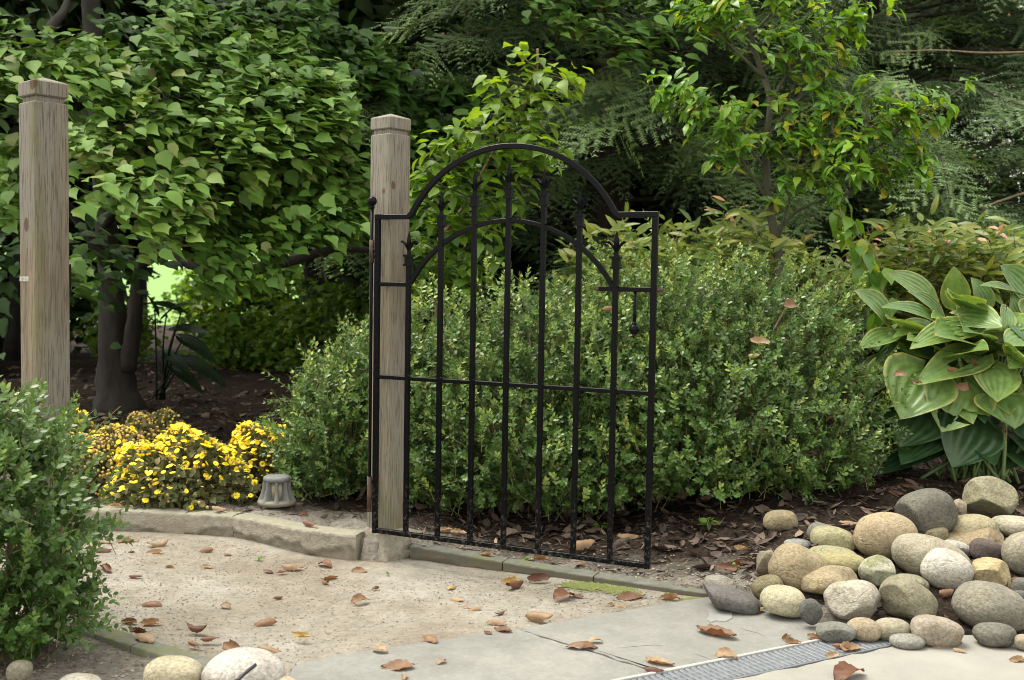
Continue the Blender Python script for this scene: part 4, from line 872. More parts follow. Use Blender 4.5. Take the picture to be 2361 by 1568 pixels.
def boxwood(label, base, lobes, n, L, leafS, extra=None, pairs=7, keep=300, cell=5, group='boxwood shrubs', seed=1, stems=9, yg=1.):
    root = thing('boxwood_shrub', label, 'shrub', base, group)
    lobes = np.array(lobes, float); ar = (lobes[:, 3] * lobes[:, 5]) ** 1; li = rng.choice(len(lobes), n * 3, p=ar / ar.sum())
    dv = unit(n * 3); ok = (dv[:, 1] < .35) | (rng.uniform(0, 1, len(dv)) < .35); lo = lobes[li]
    lump = 1 + .14 * np.sin(dv @ np.array([5, 3, 4.]) + li) + .13 * np.sin(dv @ np.array([-7, 9, 11.]) + 2 * li) + .07 * rng.standard_normal(len(dv))
    rad = (1 - .5 * rng.uniform(0, 1, len(dv)) ** 2.2) * lump
    P = lo[:, :3] + dv * lo[:, 3:] * rad[:, None]
    inside = np.min([np.where(li == k, 9, np.linalg.norm((P - l[:3]) / l[3:], axis=1)) for k, l in enumerate(lobes)], axis=0)
    ok &= (inside > .62) & (P[:, 2] > base[2] + .05)
    P, dv, rad = P[ok][:n], dv[ok][:n], rad[ok][:n]
    Dv = norm(dv * (1, 1, .7) * .8 + np.array([0, -.1, .75]) + .4 * rng.standard_normal(P.shape)); out_ = (rng.uniform(0, 1, len(P)) < .09) & (rad > .85); P = P + out_[:, None] * Dv * rng.uniform(.02, .1, (len(P), 1)); Ls = L * rng.uniform(.7, 1.3, len(P)) * (1 + .5 * out_)
    if extra:
        e = np.array([x[:3] for x in extra]); e2 = np.array([x[3:6] for x in extra]); P = np.r_[P, e]; Dv = np.r_[Dv, norm(e2)]; Ls = np.r_[Ls, [x[6] for x in extra]]; rad = np.r_[rad, np.ones(len(e))]
    S0 = P - Dv * Ls[:, None] * .5; perp = norm(np.cross(Dv, unit(len(P)))); p2 = np.cross(Dv, perp)
    LP, LT, LN, LS, LR = [], [], [], [], []
    young = rng.uniform(0, 1, len(P)) * .3 + .35 * sst(Dv[:, 2], .3, .95) * sst(rad, .9, 1.05)
    for k in range(pairs):
        f = (k + .6) / pairs; pos = S0 + Dv * (Ls * f)[:, None] + np.array([0, 0, -.015]) * f * f
        side = perp if k % 2 else p2
        for sg in (1, -1):
            sd_ = side * sg
            LP.append(pos); LT.append(Dv * (.45 + .5 * f) + sd_ * .85 + .15 * rng.standard_normal(P.shape)); LN.append(Dv * .9 - sd_ * .45 + (0, -.12, .35) + .18 * rng.standard_normal(P.shape))
            LS.append(leafS * rng.uniform(.75, 1.15, len(P)) * (1 - .35 * f ** 3)); LR.append(young * yg + .16 * rng.standard_normal(len(P)) + .3 * f ** 2 * (young > .35) + .1)
    foliage(root, 'box', np.concatenate(LP), np.concatenate(LT), np.concatenate(LN), np.concatenate(LS), np.concatenate(LR), T_BOX, MAT['box'], keep, cell)
    V, f = twigs_mesh(S0 - Dv * .03, S0 + Dv * Ls[:, None], .0011, .0006); mk('twigs', V, f, MAT['green_twig'], root, kind='stuff')
    for k in range(stems):
        l = lobes[k % len(lobes)]; e = l[:3] + unit(1)[0] * l[3:] * (.75, .75, .6) + (0, 0, .1); b = np.array(base) + (rng.normal(0, .05 + .25 * (l[3])), rng.normal(0, .05), -.03)
        b[0] = .6 * b[0] + .4 * l[0]; mid = b * .5 + e * .5 + rng.normal(0, .05, 3); mk('branch', *tube(smoothline([b, b * .7 + mid * .3 + rng.normal(0, .02, 3), mid, e], 4), np.linspace(.012, .003, 13), 6, .08), MAT['twig'], root)
    return root
boxwood('boxwood shrub at left behind the gate post, beside the path light', (-.66, 4.0, .06), [(-.66, 4.02, .3, .18, .24, .27), (-.47, 4.12, .42, .22, .25, .29), (-.7, 3.98, .2, .14, .2, .14)], 1350, .085, .0215,
        [(-.84, 3.93, .5, -.7, -.2, .6, .16), (-.85, 3.9, .34, -.9, -.2, .25, .16), (-.83, 3.93, .42, -1, -.1, .3, .14), (-.76, 3.95, .6, -.3, -.1, 1, .15), (-.62, 3.9, .66, -.1, 0, 1, .13)])
boxwood('broad boxwood shrub seen through the bars of the black gate', (.05, 4.0, .04), [(-.22, 4.2, .44, .34, .38, .35), (.14, 4.2, .48, .4, .42, .38), (-.02, 3.95, .3, .36, .3, .23), (.38, 4.05, .44, .3, .32, .37), (.2, 3.9, .19, .36, .24, .14), (-.25, 3.95, .18, .28, .22, .13)], 3700, .085, .0215, stems=14)
boxwood('large boxwood shrub right of the gate, left of the big hosta', (.68, 4.0, .12), [(.6, 4.2, .57, .4, .42, .4), (.98, 4.25, .6, .38, .4, .36), (.74, 3.98, .4, .42, .34, .3), (1.1, 4.0, .36, .28, .3, .24), (.62, 3.86, .25, .36, .24, .15), (1.0, 3.9, .28, .3, .22, .14)], 4400, .085, .0215, stems=14)
ex = []
for (x, y), (x2, y2) in (((130, 1075), (185, 985)), ((150, 1170), (180, 1120)), ((165, 1290), (215, 1215)), ((190, 1420), (268, 1372)), ((170, 1440), (250, 1412)), ((110, 1160), (190, 1085)), ((60, 980), (75, 930)), ((20, 930), (12, 880)), ((130, 1455), (200, 1478))):
    a_, b_ = D(x, y, 2.34), D(x2, y2, 2.3); v = b_ - a_; ex.append((*((a_ + b_) / 2), *v, np.linalg.norm(v) * 1.3))
boxwood('front boxwood shrub at the left edge before the tall post', (-1.14, 2.42, .0), [(-1.13, 2.45, .3, .16, .2, .26), (-1.2, 2.5, .46, .14, .2, .14), (-1.04, 2.42, .25, .1, .15, .13), (-1.12, 2.4, .13, .18, .15, .09)], 760, .1, .023, ex, 8, 300, 9, stems=10, yg=.45)

# ---- generic leafy branches
def along(pts, step, S, r, root, mat, tpls, side=.9, droop=.3, start=.15, jit=.25, bmat='twig', nm='branch', swarm=1, spread=.02):
    """a drawn branch plus the leaf data along it"""
    c = smoothline(pts, 6); mk(nm, *tube(c, np.linspace(r, r * .35, len(c)), 6, .05), MAT[bmat], root)
    seg = np.r_[0, np.cumsum(np.linalg.norm(np.diff(c, axis=0), axis=1))]; n = max(2, int(seg[-1] * (1 - start) / step)); s = np.linspace(start * seg[-1], seg[-1], n); s = np.repeat(s, swarm)
    P = np.stack([np.interp(s, seg, c[:, k]) for k in range(3)], -1); T = norm(np.stack([np.interp(s, seg, np.gradient(c[:, k])) for k in range(3)], -1))
    hz = norm(np.cross(T, np.array([[0, 0, 1.]]))); sg = np.where(np.arange(len(s)) % 2, 1, -1)[:, None]
    Tl = T * .5 + hz * sg * side + np.array([0, 0, -droop]) + jit * rng.standard_normal(P.shape); N = np.array([[0, -.25, 1.]]) + jit * rng.standard_normal(P.shape)
    return P + spread * rng.standard_normal(P.shape), Tl, N, S * rng.uniform(.65, 1.15, len(s))
def cat(L): return [np.concatenate(x) for x in zip(*L)]
def pd(lst): return [D(*p) for p in lst]

# ---- left broad-leaved tree
base = D(275, 962, 6.45); base[2] = zbed(base[0], base[1]) - .02
mt = thing('broadleaf_tree', 'large green broad-leaved tree with layered drooping boughs behind the left post', 'tree', base)
c = smoothline([base, *pd([(268, 860, 6.45), (262, 740, 6.4), (250, 600, 6.5), (230, 300, 6.6), (200, -100, 6.8)])], 6)
mk('trunk', *tube(c, np.interp(np.arange(len(c)), [0, 3, 8, 14, 30], [.17, .125, .1, .07, .05]), 14, .05), MAT['bark'], mt)
for pts, r in (([(295, 850, 6.4), (310, 740, 6.3), (320, 640, 6.3), (350, 560, 6.4), (420, 430, 6.5)], .055), ([(330, 600, 6.3), (380, 575, 6.0), (450, 610, 5.8), (560, 625, 5.6), (680, 600, 5.5), (770, 575, 5.4), (880, 578, 5.4)], .045),
               ([(255, 620, 6.4), (160, 480, 6.2), (60, 380, 5.8)], .04), ([(235, 380, 6.5), (330, 260, 6.0), (500, 200, 5.6), (690, 230, 5.3)], .035), ([(240, 520, 6.5), (330, 400, 6.0), (450, 410, 5.5), (560, 420, 5.2)], .035),
               ([(225, 220, 6.6), (120, 110, 6.0), (30, 130, 5.6)], .035), ([(770, 575, 5.4), (735, 480, 5.3), (712, 380, 5.2), (700, 330, 5.2)], .012), ([(130, 170, 5.9), (112, 80, 6.0), (150, 20, 6.2), (170, -60, 6.4)], .04)):
    cc = smoothline(pd(pts), 6); mk('branch', *tube(cc, np.linspace(r, r * .3, len(cc)), 8, .06), MAT['bark'], mt)
LV = []
def tier(top, bot, n, S, r0, r1, depthn=.06, jit=.26, flat=.25, vpow=.9):  # shaded tiers take a darker tone range, shade put into the leaf colour
    n = int(n * 2.4); nc = max(3, n // 11); cu, cv = rng.uniform(-.02, 1.02, nc), rng.uniform(0, 1.02, nc) ** vpow; ci = rng.integers(0, nc, n)
    u = np.clip(cu[ci] + .028 * rng.standard_normal(n), -.05, 1.05); v = np.clip(cv[ci] + .05 * rng.standard_normal(n), -.05, 1.06); out = []
    cz = .05 * rng.standard_normal(nc)[ci]; ct = .22 * rng.standard_normal((nc, 3))[ci]
    for pl in (top, bot):
        q = np.array([D(*p) for p in pl]); t = np.linspace(0, 1, len(q)); out.append(np.stack([np.interp(u, t, q[:, k]) for k in range(3)], -1))
    A, B = out; P = A + (B - A) * v[:, None]; P[:, 2] += cz; P[:, 2] += .06 * np.sin(v * math.pi) + .03 * np.sin(u * 40)
    dn = norm(B - A); P += depthn * rng.standard_normal(P.shape) * (.6, 1, .5)
    T = np.array([.72, -.45, -.22]) + ct + dn * .1 + jit * .8 * rng.standard_normal(P.shape); al = np.gradient(A, axis=0) * 0 + np.array([1., 0, -.1])
    nn = norm(np.cross(al, dn)); nn *= np.sign(nn[:, 2:3] + 1e-6); N = np.array([.04, -.36, .9]) + ct * .5 + jit * .6 * rng.standard_normal(P.shape)
    LV.append((P, T, N, .64 * S * rng.uniform(.45, 1.3, n), rng.uniform(r0, r1, n) + .12 * rng.standard_normal(n)))
tier([(-60, 125, 5.5), (60, 108, 5.6), (160, 118, 5.6), (250, 140, 5.6)], [(-60, 215, 4.9), (60, 200, 4.9), (170, 215, 4.9), (290, 240, 4.9)], 330, .125, .45, .95)
tier([(180, 150, 5.7), (270, 170, 5.6), (340, 190, 5.6), (430, 200, 5.5)], [(230, 270, 4.9), (330, 280, 4.9), (430, 305, 4.9), (590, 340, 4.8)], 420, .12, .4, .95)
tier([(420, 25, 5.8), (480, 20, 5.8), (560, 65, 5.8), (640, 120, 5.6), (720, 165, 5.5)], [(330, 150, 5.1), (420, 190, 5.1), (520, 230, 5.0), (620, 260, 5.0), (720, 270, 4.9)], 480, .12, .3, .85)
tier([(240, 60, 6.2), (330, 40, 6.2), (420, 0, 6.2)], [(260, 120, 5.8), (340, 110, 5.8), (420, 80, 5.8)], 90, .12, .05, .4)
tier([(450, 170, 5.7), (560, 130, 5.6), (660, 160, 5.5), (740, 185, 5.4), (785, 220, 5.4)], [(520, 330, 4.8), (600, 340, 4.8), (680, 340, 4.9), (740, 320, 4.9), (790, 310, 4.9)], 620, .115, .45, .95)
tier([(400, -30, 6.2), (500, -20, 6.2), (620, -30, 6.2), (740, 0, 6.2)], [(440, 60, 5.6), (560, 70, 5.6), (660, 80, 5.6), (740, 60, 5.6)], 260, .12, .1, .5)
tier([(155, 305, 5.4), (230, 312, 5.4), (320, 335, 5.4), (420, 362, 5.4), (500, 390, 5.3), (585, 412, 5.2)], [(165, 410, 4.5), (250, 450, 4.5), (330, 530, 4.5), (390, 500, 4.6), (440, 470, 4.7), (600, 440, 4.8)], 620, .12, .55, 1.)
tier([(470, 460, 5.4), (560, 420, 5.4), (650, 412, 5.3), (730, 430, 5.2), (850, 430, 5.2)], [(455, 610, 4.8), (520, 650, 4.8), (600, 640, 4.8), (700, 590, 4.8), (850, 560, 4.8)], 560, .11, .35, .85)
tier([(600, 325, 5.2), (660, 300, 5.2), (740, 320, 5.2), (800, 350, 5.2)], [(590, 400, 5.0), (660, 400, 5.0), (740, 410, 5.0), (840, 430, 5.0)], 110, .1, .6, 1.05)
tier([(150, 575, 4.9), (200, 570, 4.9), (235, 590, 4.9)], [(160, 690, 4.6), (205, 690, 4.6), (235, 650, 4.6)], 20, .11, .4, .8)
tier([(-60, 320, 5.5), (20, 330, 5.5), (60, 330, 5.5)], [(-60, 480, 5.0), (20, 500, 5.0), (60, 520, 5.0)], 150, .12, .4, .9)
tier([(-60, 480, 6.2), (100, 500, 6.2), (300, 520, 6.2), (480, 560, 6.0)], [(-60, 800, 5.8), (100, 760, 5.8), (240, 700, 5.8), (420, 600, 5.6)], 110, .14, .0, .1, .15)
tier([(560, 110, 6.4), (700, 85, 6.4), (800, 100, 6.4), (880, 125, 6.4)], [(640, 200, 5.9), (740, 190, 5.9), (840, 200, 5.9), (900, 170, 5.9)], 240, .14, .1, .45)
tier([(700, 170, 6.6), (850, 160, 6.6), (1000, 190, 6.6), (1080, 210, 6.6)], [(720, 330, 6.1), (850, 320, 6.1), (960, 330, 6.1), (1060, 330, 6.1)], 420, .14, .0, .4)
tier([(800, 330, 6.3), (950, 330, 6.3), (1080, 360, 6.3)], [(840, 640, 5.7), (960, 640, 5.7), (1080, 600, 5.7)], 380, .12, .1, .5)
tier([(1180, -40, 6.3), (1330, -40, 6.2), (1480, -40, 6.0), (1640, -40, 5.9)], [(1250, 70, 5.7), (1400, 110, 5.5), (1520, 150, 5.3), (1620, 90, 5.3)], 420, .115, .25, .8)
# unseen rest of the crown, added overhead to shade the woods below
n = 4400; P = np.c_[rng.uniform(-5.5, 1.8, n), rng.uniform(5.3, 9.5, n), rng.uniform(2.75, 4.6, n)]; P[:, 2] += .12 * (P[:, 1] - 5.3)
LV.append((P, norm(np.c_[rng.normal(0, 1, (n, 2)), rng.normal(-.4, .3, n)]), np.array([0, 0, 1.]) + .5 * rng.standard_normal(P.shape), .16 * rng.uniform(.7, 1.2, n), rng.uniform(0, .5, n)))
n = 420; P = np.c_[rng.uniform(-4.6, -.2, n), rng.uniform(6.0, 7.6, n), rng.uniform(1.0, 2.7, n)]
x_, y_, _f = proj(P); k_ = ~((x_ > 325) & (x_ < 900) & (y_ > 590)); P = P[k_]; n = len(P)
LV.append((P, norm(np.c_[rng.normal(.2, .7, (n, 2)), rng.normal(-.4, .3, n)]), np.array([0, -.3, .9]) + .4 * rng.standard_normal(P.shape), .11 * rng.uniform(.7, 1.2, n), rng.uniform(0, .22, n)))  # filler behind the boughs, shade painted in by its darkest leaf tones
LC = cat(LV); x_, y_, f_ = proj(LC[0]); k_ = ~((x_ > 332) & (x_ < 425) & (y_ > 608) & (y_ < 705)); LC = [v[k_] for v in LC]
foliage(mt, 'maple', *LC, T_MAPLE, MAT['maple'], 300, 9)

# ---- young yellow-green tree behind the gate
base = D(1000, 1130, 5.0); base[2] = zbed(base[0], base[1])
yt = thing('sapling', 'young yellow-green sapling leaning behind the gate arch with a pointed top', 'tree', base); L = []
tr = pd([(1010, 620, 4.95), (1010, 560, 4.95), (1075, 470, 4.9), (1150, 330, 4.85), (1205, 250, 4.85), (1235, 170, 4.85), (1240, 112, 4.85)])
L.append(along([base, *tr], .05, .09, .016, yt, 'young', T_BROAD, start=.75, nm='trunk'))
for pts in ([(1238, 165, 4.85), (1215, 140, 4.8), (1200, 118, 4.8)], [(1230, 185, 4.85), (1270, 175, 4.75), (1318, 190, 4.7)], [(1222, 205, 4.85), (1170, 185, 4.75), (1128, 195, 4.7)], [(1215, 232, 4.85), (1260, 225, 4.75), (1300, 225, 4.7)], [(1205, 255, 4.85), (1150, 245, 4.7), (1100, 260, 4.65)],
            [(1190, 280, 4.85), (1225, 280, 4.75), (1255, 290, 4.7)], [(1165, 315, 4.85), (1100, 300, 4.7), (1045, 312, 4.6)], [(1150, 335, 4.85), (1200, 330, 4.75), (1235, 345, 4.65)], [(1130, 365, 4.85), (1050, 335, 4.7), (985, 335, 4.6)], [(1110, 405, 4.85), (1040, 380, 4.7), (970, 385, 4.6)], [(1120, 395, 4.85), (1180, 385, 4.75), (1260, 350, 4.65), (1290, 345, 4.6)],
            [(1085, 455, 4.9), (1020, 430, 4.7), (955, 430, 4.6)], [(1070, 480, 4.9), (1130, 455, 4.75), (1200, 455, 4.65)], [(1040, 515, 4.9), (1000, 490, 4.7), (950, 480, 4.6)], [(1030, 535, 4.9), (1090, 520, 4.75), (1150, 540, 4.65)], [(1012, 580, 4.95), (980, 560, 4.8), (950, 560, 4.7)], [(1015, 600, 4.95), (1080, 600, 4.8), (1150, 600, 4.7)], [(1012, 630, 4.95), (1060, 650, 4.8), (1110, 660, 4.7)], [(1012, 640, 4.95), (985, 640, 4.8), (960, 650, 4.7)]):
    L.append(along(pd(pts), .018, .072, .004, yt, 'young', T_BROAD, droop=.15, start=.12, spread=.035, swarm=3))
Lc = cat(L); hgt = sst(Lc[0][:, 2], 1.1, 1.75)
foliage(yt, 'young', *Lc, rng.uniform(.0, .5, len(Lc[0])) + .32 * hgt, T_BROAD, MAT['young'], 300, 7)

# ---- small glossy-leaved tree at right
base = D(1800, 1080, 5.05); base[2] = zbed(base[0], base[1])
gt = thing('small_tree', 'small glossy-leaved tree with yellowing leaves rising behind the right boxwood', 'tree', base)
tr = pd([(1798, 700, 5.0), (1795, 590, 5.0), (1778, 500, 4.98), (1768, 420, 4.97), (1766, 330, 4.97), (1775, 230, 4.97), (1748, 140, 5.0), (1722, 30, 5.0), (1715, -60, 5.0)])
cc = smoothline([base, *tr], 6); mk('trunk', *tube(cc, np.linspace(.025, .008, len(cc)), 10, .04), MAT['paletrunk'], gt)
GB = ([(1768, 320, 4.97), (1830, 240, 4.9), (1880, 200, 4.85), (1935, 150, 4.8)], [(1762, 180, 4.98), (1700, 120, 4.9), (1640, 60, 4.85), (1615, 20, 4.85)], [(1768, 360, 4.97), (1700, 290, 4.85), (1620, 255, 4.75), (1515, 245, 4.7)], [(1770, 440, 4.97), (1860, 400, 4.85), (1950, 370, 4.75), (2040, 330, 4.7), (2090, 285, 4.65), (2170, 240, 4.6)],
      [(1785, 540, 5.), (1850, 480, 4.9), (1980, 440, 4.75), (2060, 410, 4.7), (2125, 385, 4.65)], [(1773, 240, 4.97), (1830, 150, 4.9), (1900, 80, 4.8), (1970, 60, 4.8)], [(1766, 390, 4.97), (1720, 330, 5.1), (1690, 270, 5.1)], [(1735, 80, 5.), (1790, 20, 4.9), (1830, -20, 4.9)], [(1790, 560, 5.), (1815, 480, 4.85), (1835, 390, 4.8), (1855, 340, 4.8)], [(1766, 350, 4.97), (1810, 320, 4.85), (1850, 300, 4.8)],
      [(1770, 460, 4.97), (1730, 400, 4.9), (1700, 350, 4.85), (1680, 330, 4.8)], [(1950, 370, 4.75), (2000, 300, 4.7), (1990, 240, 4.7)], [(1740, 110, 5.), (1690, 60, 4.9), (1690, 10, 4.9)], [(1950, 370, 4.75), (1920, 300, 4.75), (1930, 260, 4.75)], [(1980, 440, 4.75), (1960, 400, 4.7), (1900, 380, 4.7)], [(1755, 160, 5.), (1820, 110, 4.9), (1850, 60, 4.85)])
L = []
def whorl(p, ax, k, S):
    r = norm(np.cross(np.broadcast_to(ax, (k, 3)), unit(k)))
    return (p + .012 * rng.standard_normal((k, 3)), ax * .3 + r * .8 + np.array([0, -.08, -.26]) + .2 * rng.standard_normal((k, 3)), ax * .4 + np.array([0, -.3, .8]) + .35 * rng.standard_normal((k, 3)), S * rng.uniform(.6, 1.15, k))
for pts in GB:
    c = smoothline(pd(pts), 6); mk('branch', *tube(c, np.linspace(.008, .0025, len(c)), 6, .05), MAT['paletrunk'], gt)
    ln = np.linalg.norm(np.diff(c, axis=0), axis=1).sum(); n = max(9, int(ln / .018)); A, E = [], []
    for t in np.linspace(.3, 1, n):
        i = min(int(t * (len(c) - 1)), len(c) - 2); ax = norm(c[i + 1] - c[i]); e = c[i] + (rng.normal(0, .055, 3) + ax * .04) * (1 if t < .97 else .3) + (0, 0, .035); A.append(c[i]); E.append(e)
        L.append(whorl(e, norm(ax + (0, 0, .7)), int(rng.integers(6, 11)), .071))
    V, f = twigs_mesh(np.array(A), np.array(E), .002, .0014); mk('twigs', V, f, MAT['paletrunk'], gt, kind='stuff')
Lc = cat(L); r = rng.uniform(.1, .72, len(Lc[0])); r = np.where((rng.uniform(0, 1, len(r)) < .08), rng.uniform(.8, .97, len(r)), r)
foliage(gt, 'magn', *Lc, r, T_LANCE, MAT['magn'], 300, 6)

# ---- climbing plant hanging at the right of the boxwood
base = D(2010, 760, 4.75); base[2] = .2
vn = thing('climbing_plant', 'green heart-leaved climber trailing down between the small tree and the hosta', 'plant', base); L = []
for pts in ([(1935, 470, 4.72), (1950, 530, 4.7), (1985, 590, 4.68), (2020, 660, 4.7), (2010, 740, 4.75)], [(1945, 500, 4.72), (1975, 540, 4.68), (2015, 580, 4.66), (2040, 640, 4.66)], [(1975, 560, 4.7), (2000, 640, 4.68), (2050, 690, 4.66)]):
    L.append(along(pd(pts), .02, .085, .004, vn, 'magn', T_BROAD, droop=.8, start=.0, spread=.03))
Lc = cat(L); foliage(vn, 'vine', *Lc, np.where(rng.uniform(0, 1, len(Lc[0])) < .15, .85, rng.uniform(.2, .6, len(Lc[0]))), T_BROAD, MAT['magn'], 150, 6)

# ---- laurel-like shrubs with red tips
def laurel(xc, d, label, span, top, nst, pink):
    b = D(xc, 900, d); b[2] = zbed(b[0], b[1]); r = thing('red_tipped_shrub', label, 'shrub', b, 'red-tipped evergreen shrubs behind the boxwood'); L, R = [], []
    for k in range(nst):
        tx = xc + rng.uniform(-span, span); ty = top + rng.uniform(0, 120) + 30 * abs(tx - xc) / span; e = D(tx, ty, d - rng.uniform(0, .5)); mid = (b + e) / 2 + (rng.normal(0, .05), -.05, .15)
        x = along([b + rng.normal(0, .06, 3) * (1, 1, 0), mid, e], .019, .09, .004, r, 'laurel', T_LAUREL, droop=.05, start=.3, spread=.025, side=.8, swarm=2); L.append(x); n = len(x[0]); rr = rng.uniform(0, .72, n) ** 1.2
        q_ = 5 if k < pink else 7; rr[-q_:] = rng.uniform(.9, 1, q_) if k < pink else rng.uniform(.2, .72, q_); R.append(rr); x[2][-7:] += (0, -.8, 0)
    Lc = cat(L); foliage(r, 'laurel', *Lc, np.concatenate(R), T_LAUREL, MAT['laurel'], 180, 6)
laurel(1440, 5.3, 'red-tipped shrub behind the right end of the gate', 130, 495, 26, 0)
laurel(1660, 5.4, 'red-tipped shrub left of the small tree trunk, pale undersides showing', 120, 480, 26, 1)
laurel(1880, 5.5, 'red-tipped shrub right of the small tree trunk with a pink tip', 110, 530, 22, 1)
laurel(2090, 5.3, 'red-tipped shrub with the most pink shoots, above the hosta', 100, 490, 26, 3)
laurel(2300, 5.3, 'red-tipped shrub at the right edge above the hosta', 130, 500, 28, 2)

# ---- hosta
def hosta_leaf(root, b, t, wid, mat, r, N=None, cup=.25, droop=.22, wave=.02, hole=None, crown=None, nu=13, nv=37, fold=.0):
    b, t = np.array(b), np.array(t); ax = t - b; L = np.linalg.norm(ax); N = np.array((0, -.65, .75)) if N is None else np.array(N, float)
    B, T, Nn = frames(ax[None], N[None]); B, T, Nn = B[0], T[0], Nn[0]; V, ed = [], []
    ph = rng.uniform(0, 6.3)
    for i in range(nu):
        u = i / (nu - 1); w_ = wid / 2 * (math.sin(math.pi * min(1, u ** .62 * .985 + .015)) ** .8 if u < 1 else 0.004)
        for j in range(nv):
            s = j / (nv - 1) * 2 - 1; y = u * L - .16 * L * s * s * (1 - u) ** 5 * 1.4
            rib = .0024 * math.cos(s * math.pi * 6.5) * math.sin(math.pi * min(1, u + .12)) * (wid / .18)
            z = cup * w_ * (abs(s) ** 1.6) - droop * L * (u ** 2 - u * .55) + rib + wave * wid * math.sin(u * 7 + ph + 2 * s) * s * s - fold * wid * abs(s)
            V.append(b + B * (s * w_) + T * y + Nn * z); ed.append(max(abs(s) ** 3, u ** 8))
    q = np.array([(i * nv + j, i * nv + j + 1, (i + 1) * nv + j + 1, (i + 1) * nv + j) for i in range(nu - 1) for j in range(nv - 1)])
    if hole:
        ui, sj = np.meshgrid((np.arange(nu - 1) + .5) / (nu - 1), (np.arange(nv - 1) + .5) / (nv - 1) * 2 - 1, indexing='ij'); q = q[~hole(ui, sj).ravel()]
    o = mk('leaf', np.array(V), q, mat, root, rnd=np.full(len(V), r)); a = o.data.attributes.new('edge', 'FLOAT', 'POINT'); a.data.foreach_set('value', np.array(ed, np.float32))
    c0 = np.array(crown) if crown is not None else LOC[root.name]; mid = c0 * .45 + b * .55 + np.array([0, 0, .04])
    cc = smoothline([c0 + rng.normal(0, .03, 3) * (1, 1, 0), mid - Nn * .01, b - Nn * .008 + T * L * .02, b - Nn * .012 + T * L * .07], 4); st = mk('stalk', *tube(cc, np.linspace(.007, .0035, len(cc)), 6), mat if mat.name == 'strap_leaf' else MAT['stalk'], root, o)
def c4(x, y): return 1948.3 + x * .3235, 599.5 + y * .3235
hb = D(2260, 1085, 4.12); hb[2] = zbed(hb[0], hb[1])
ho = thing('hosta', 'large hosta with broad ribbed yellow-edged leaves at the right edge', 'plant', hb)
H1, H2 = MAT['hosta'], MAT['hostadark']
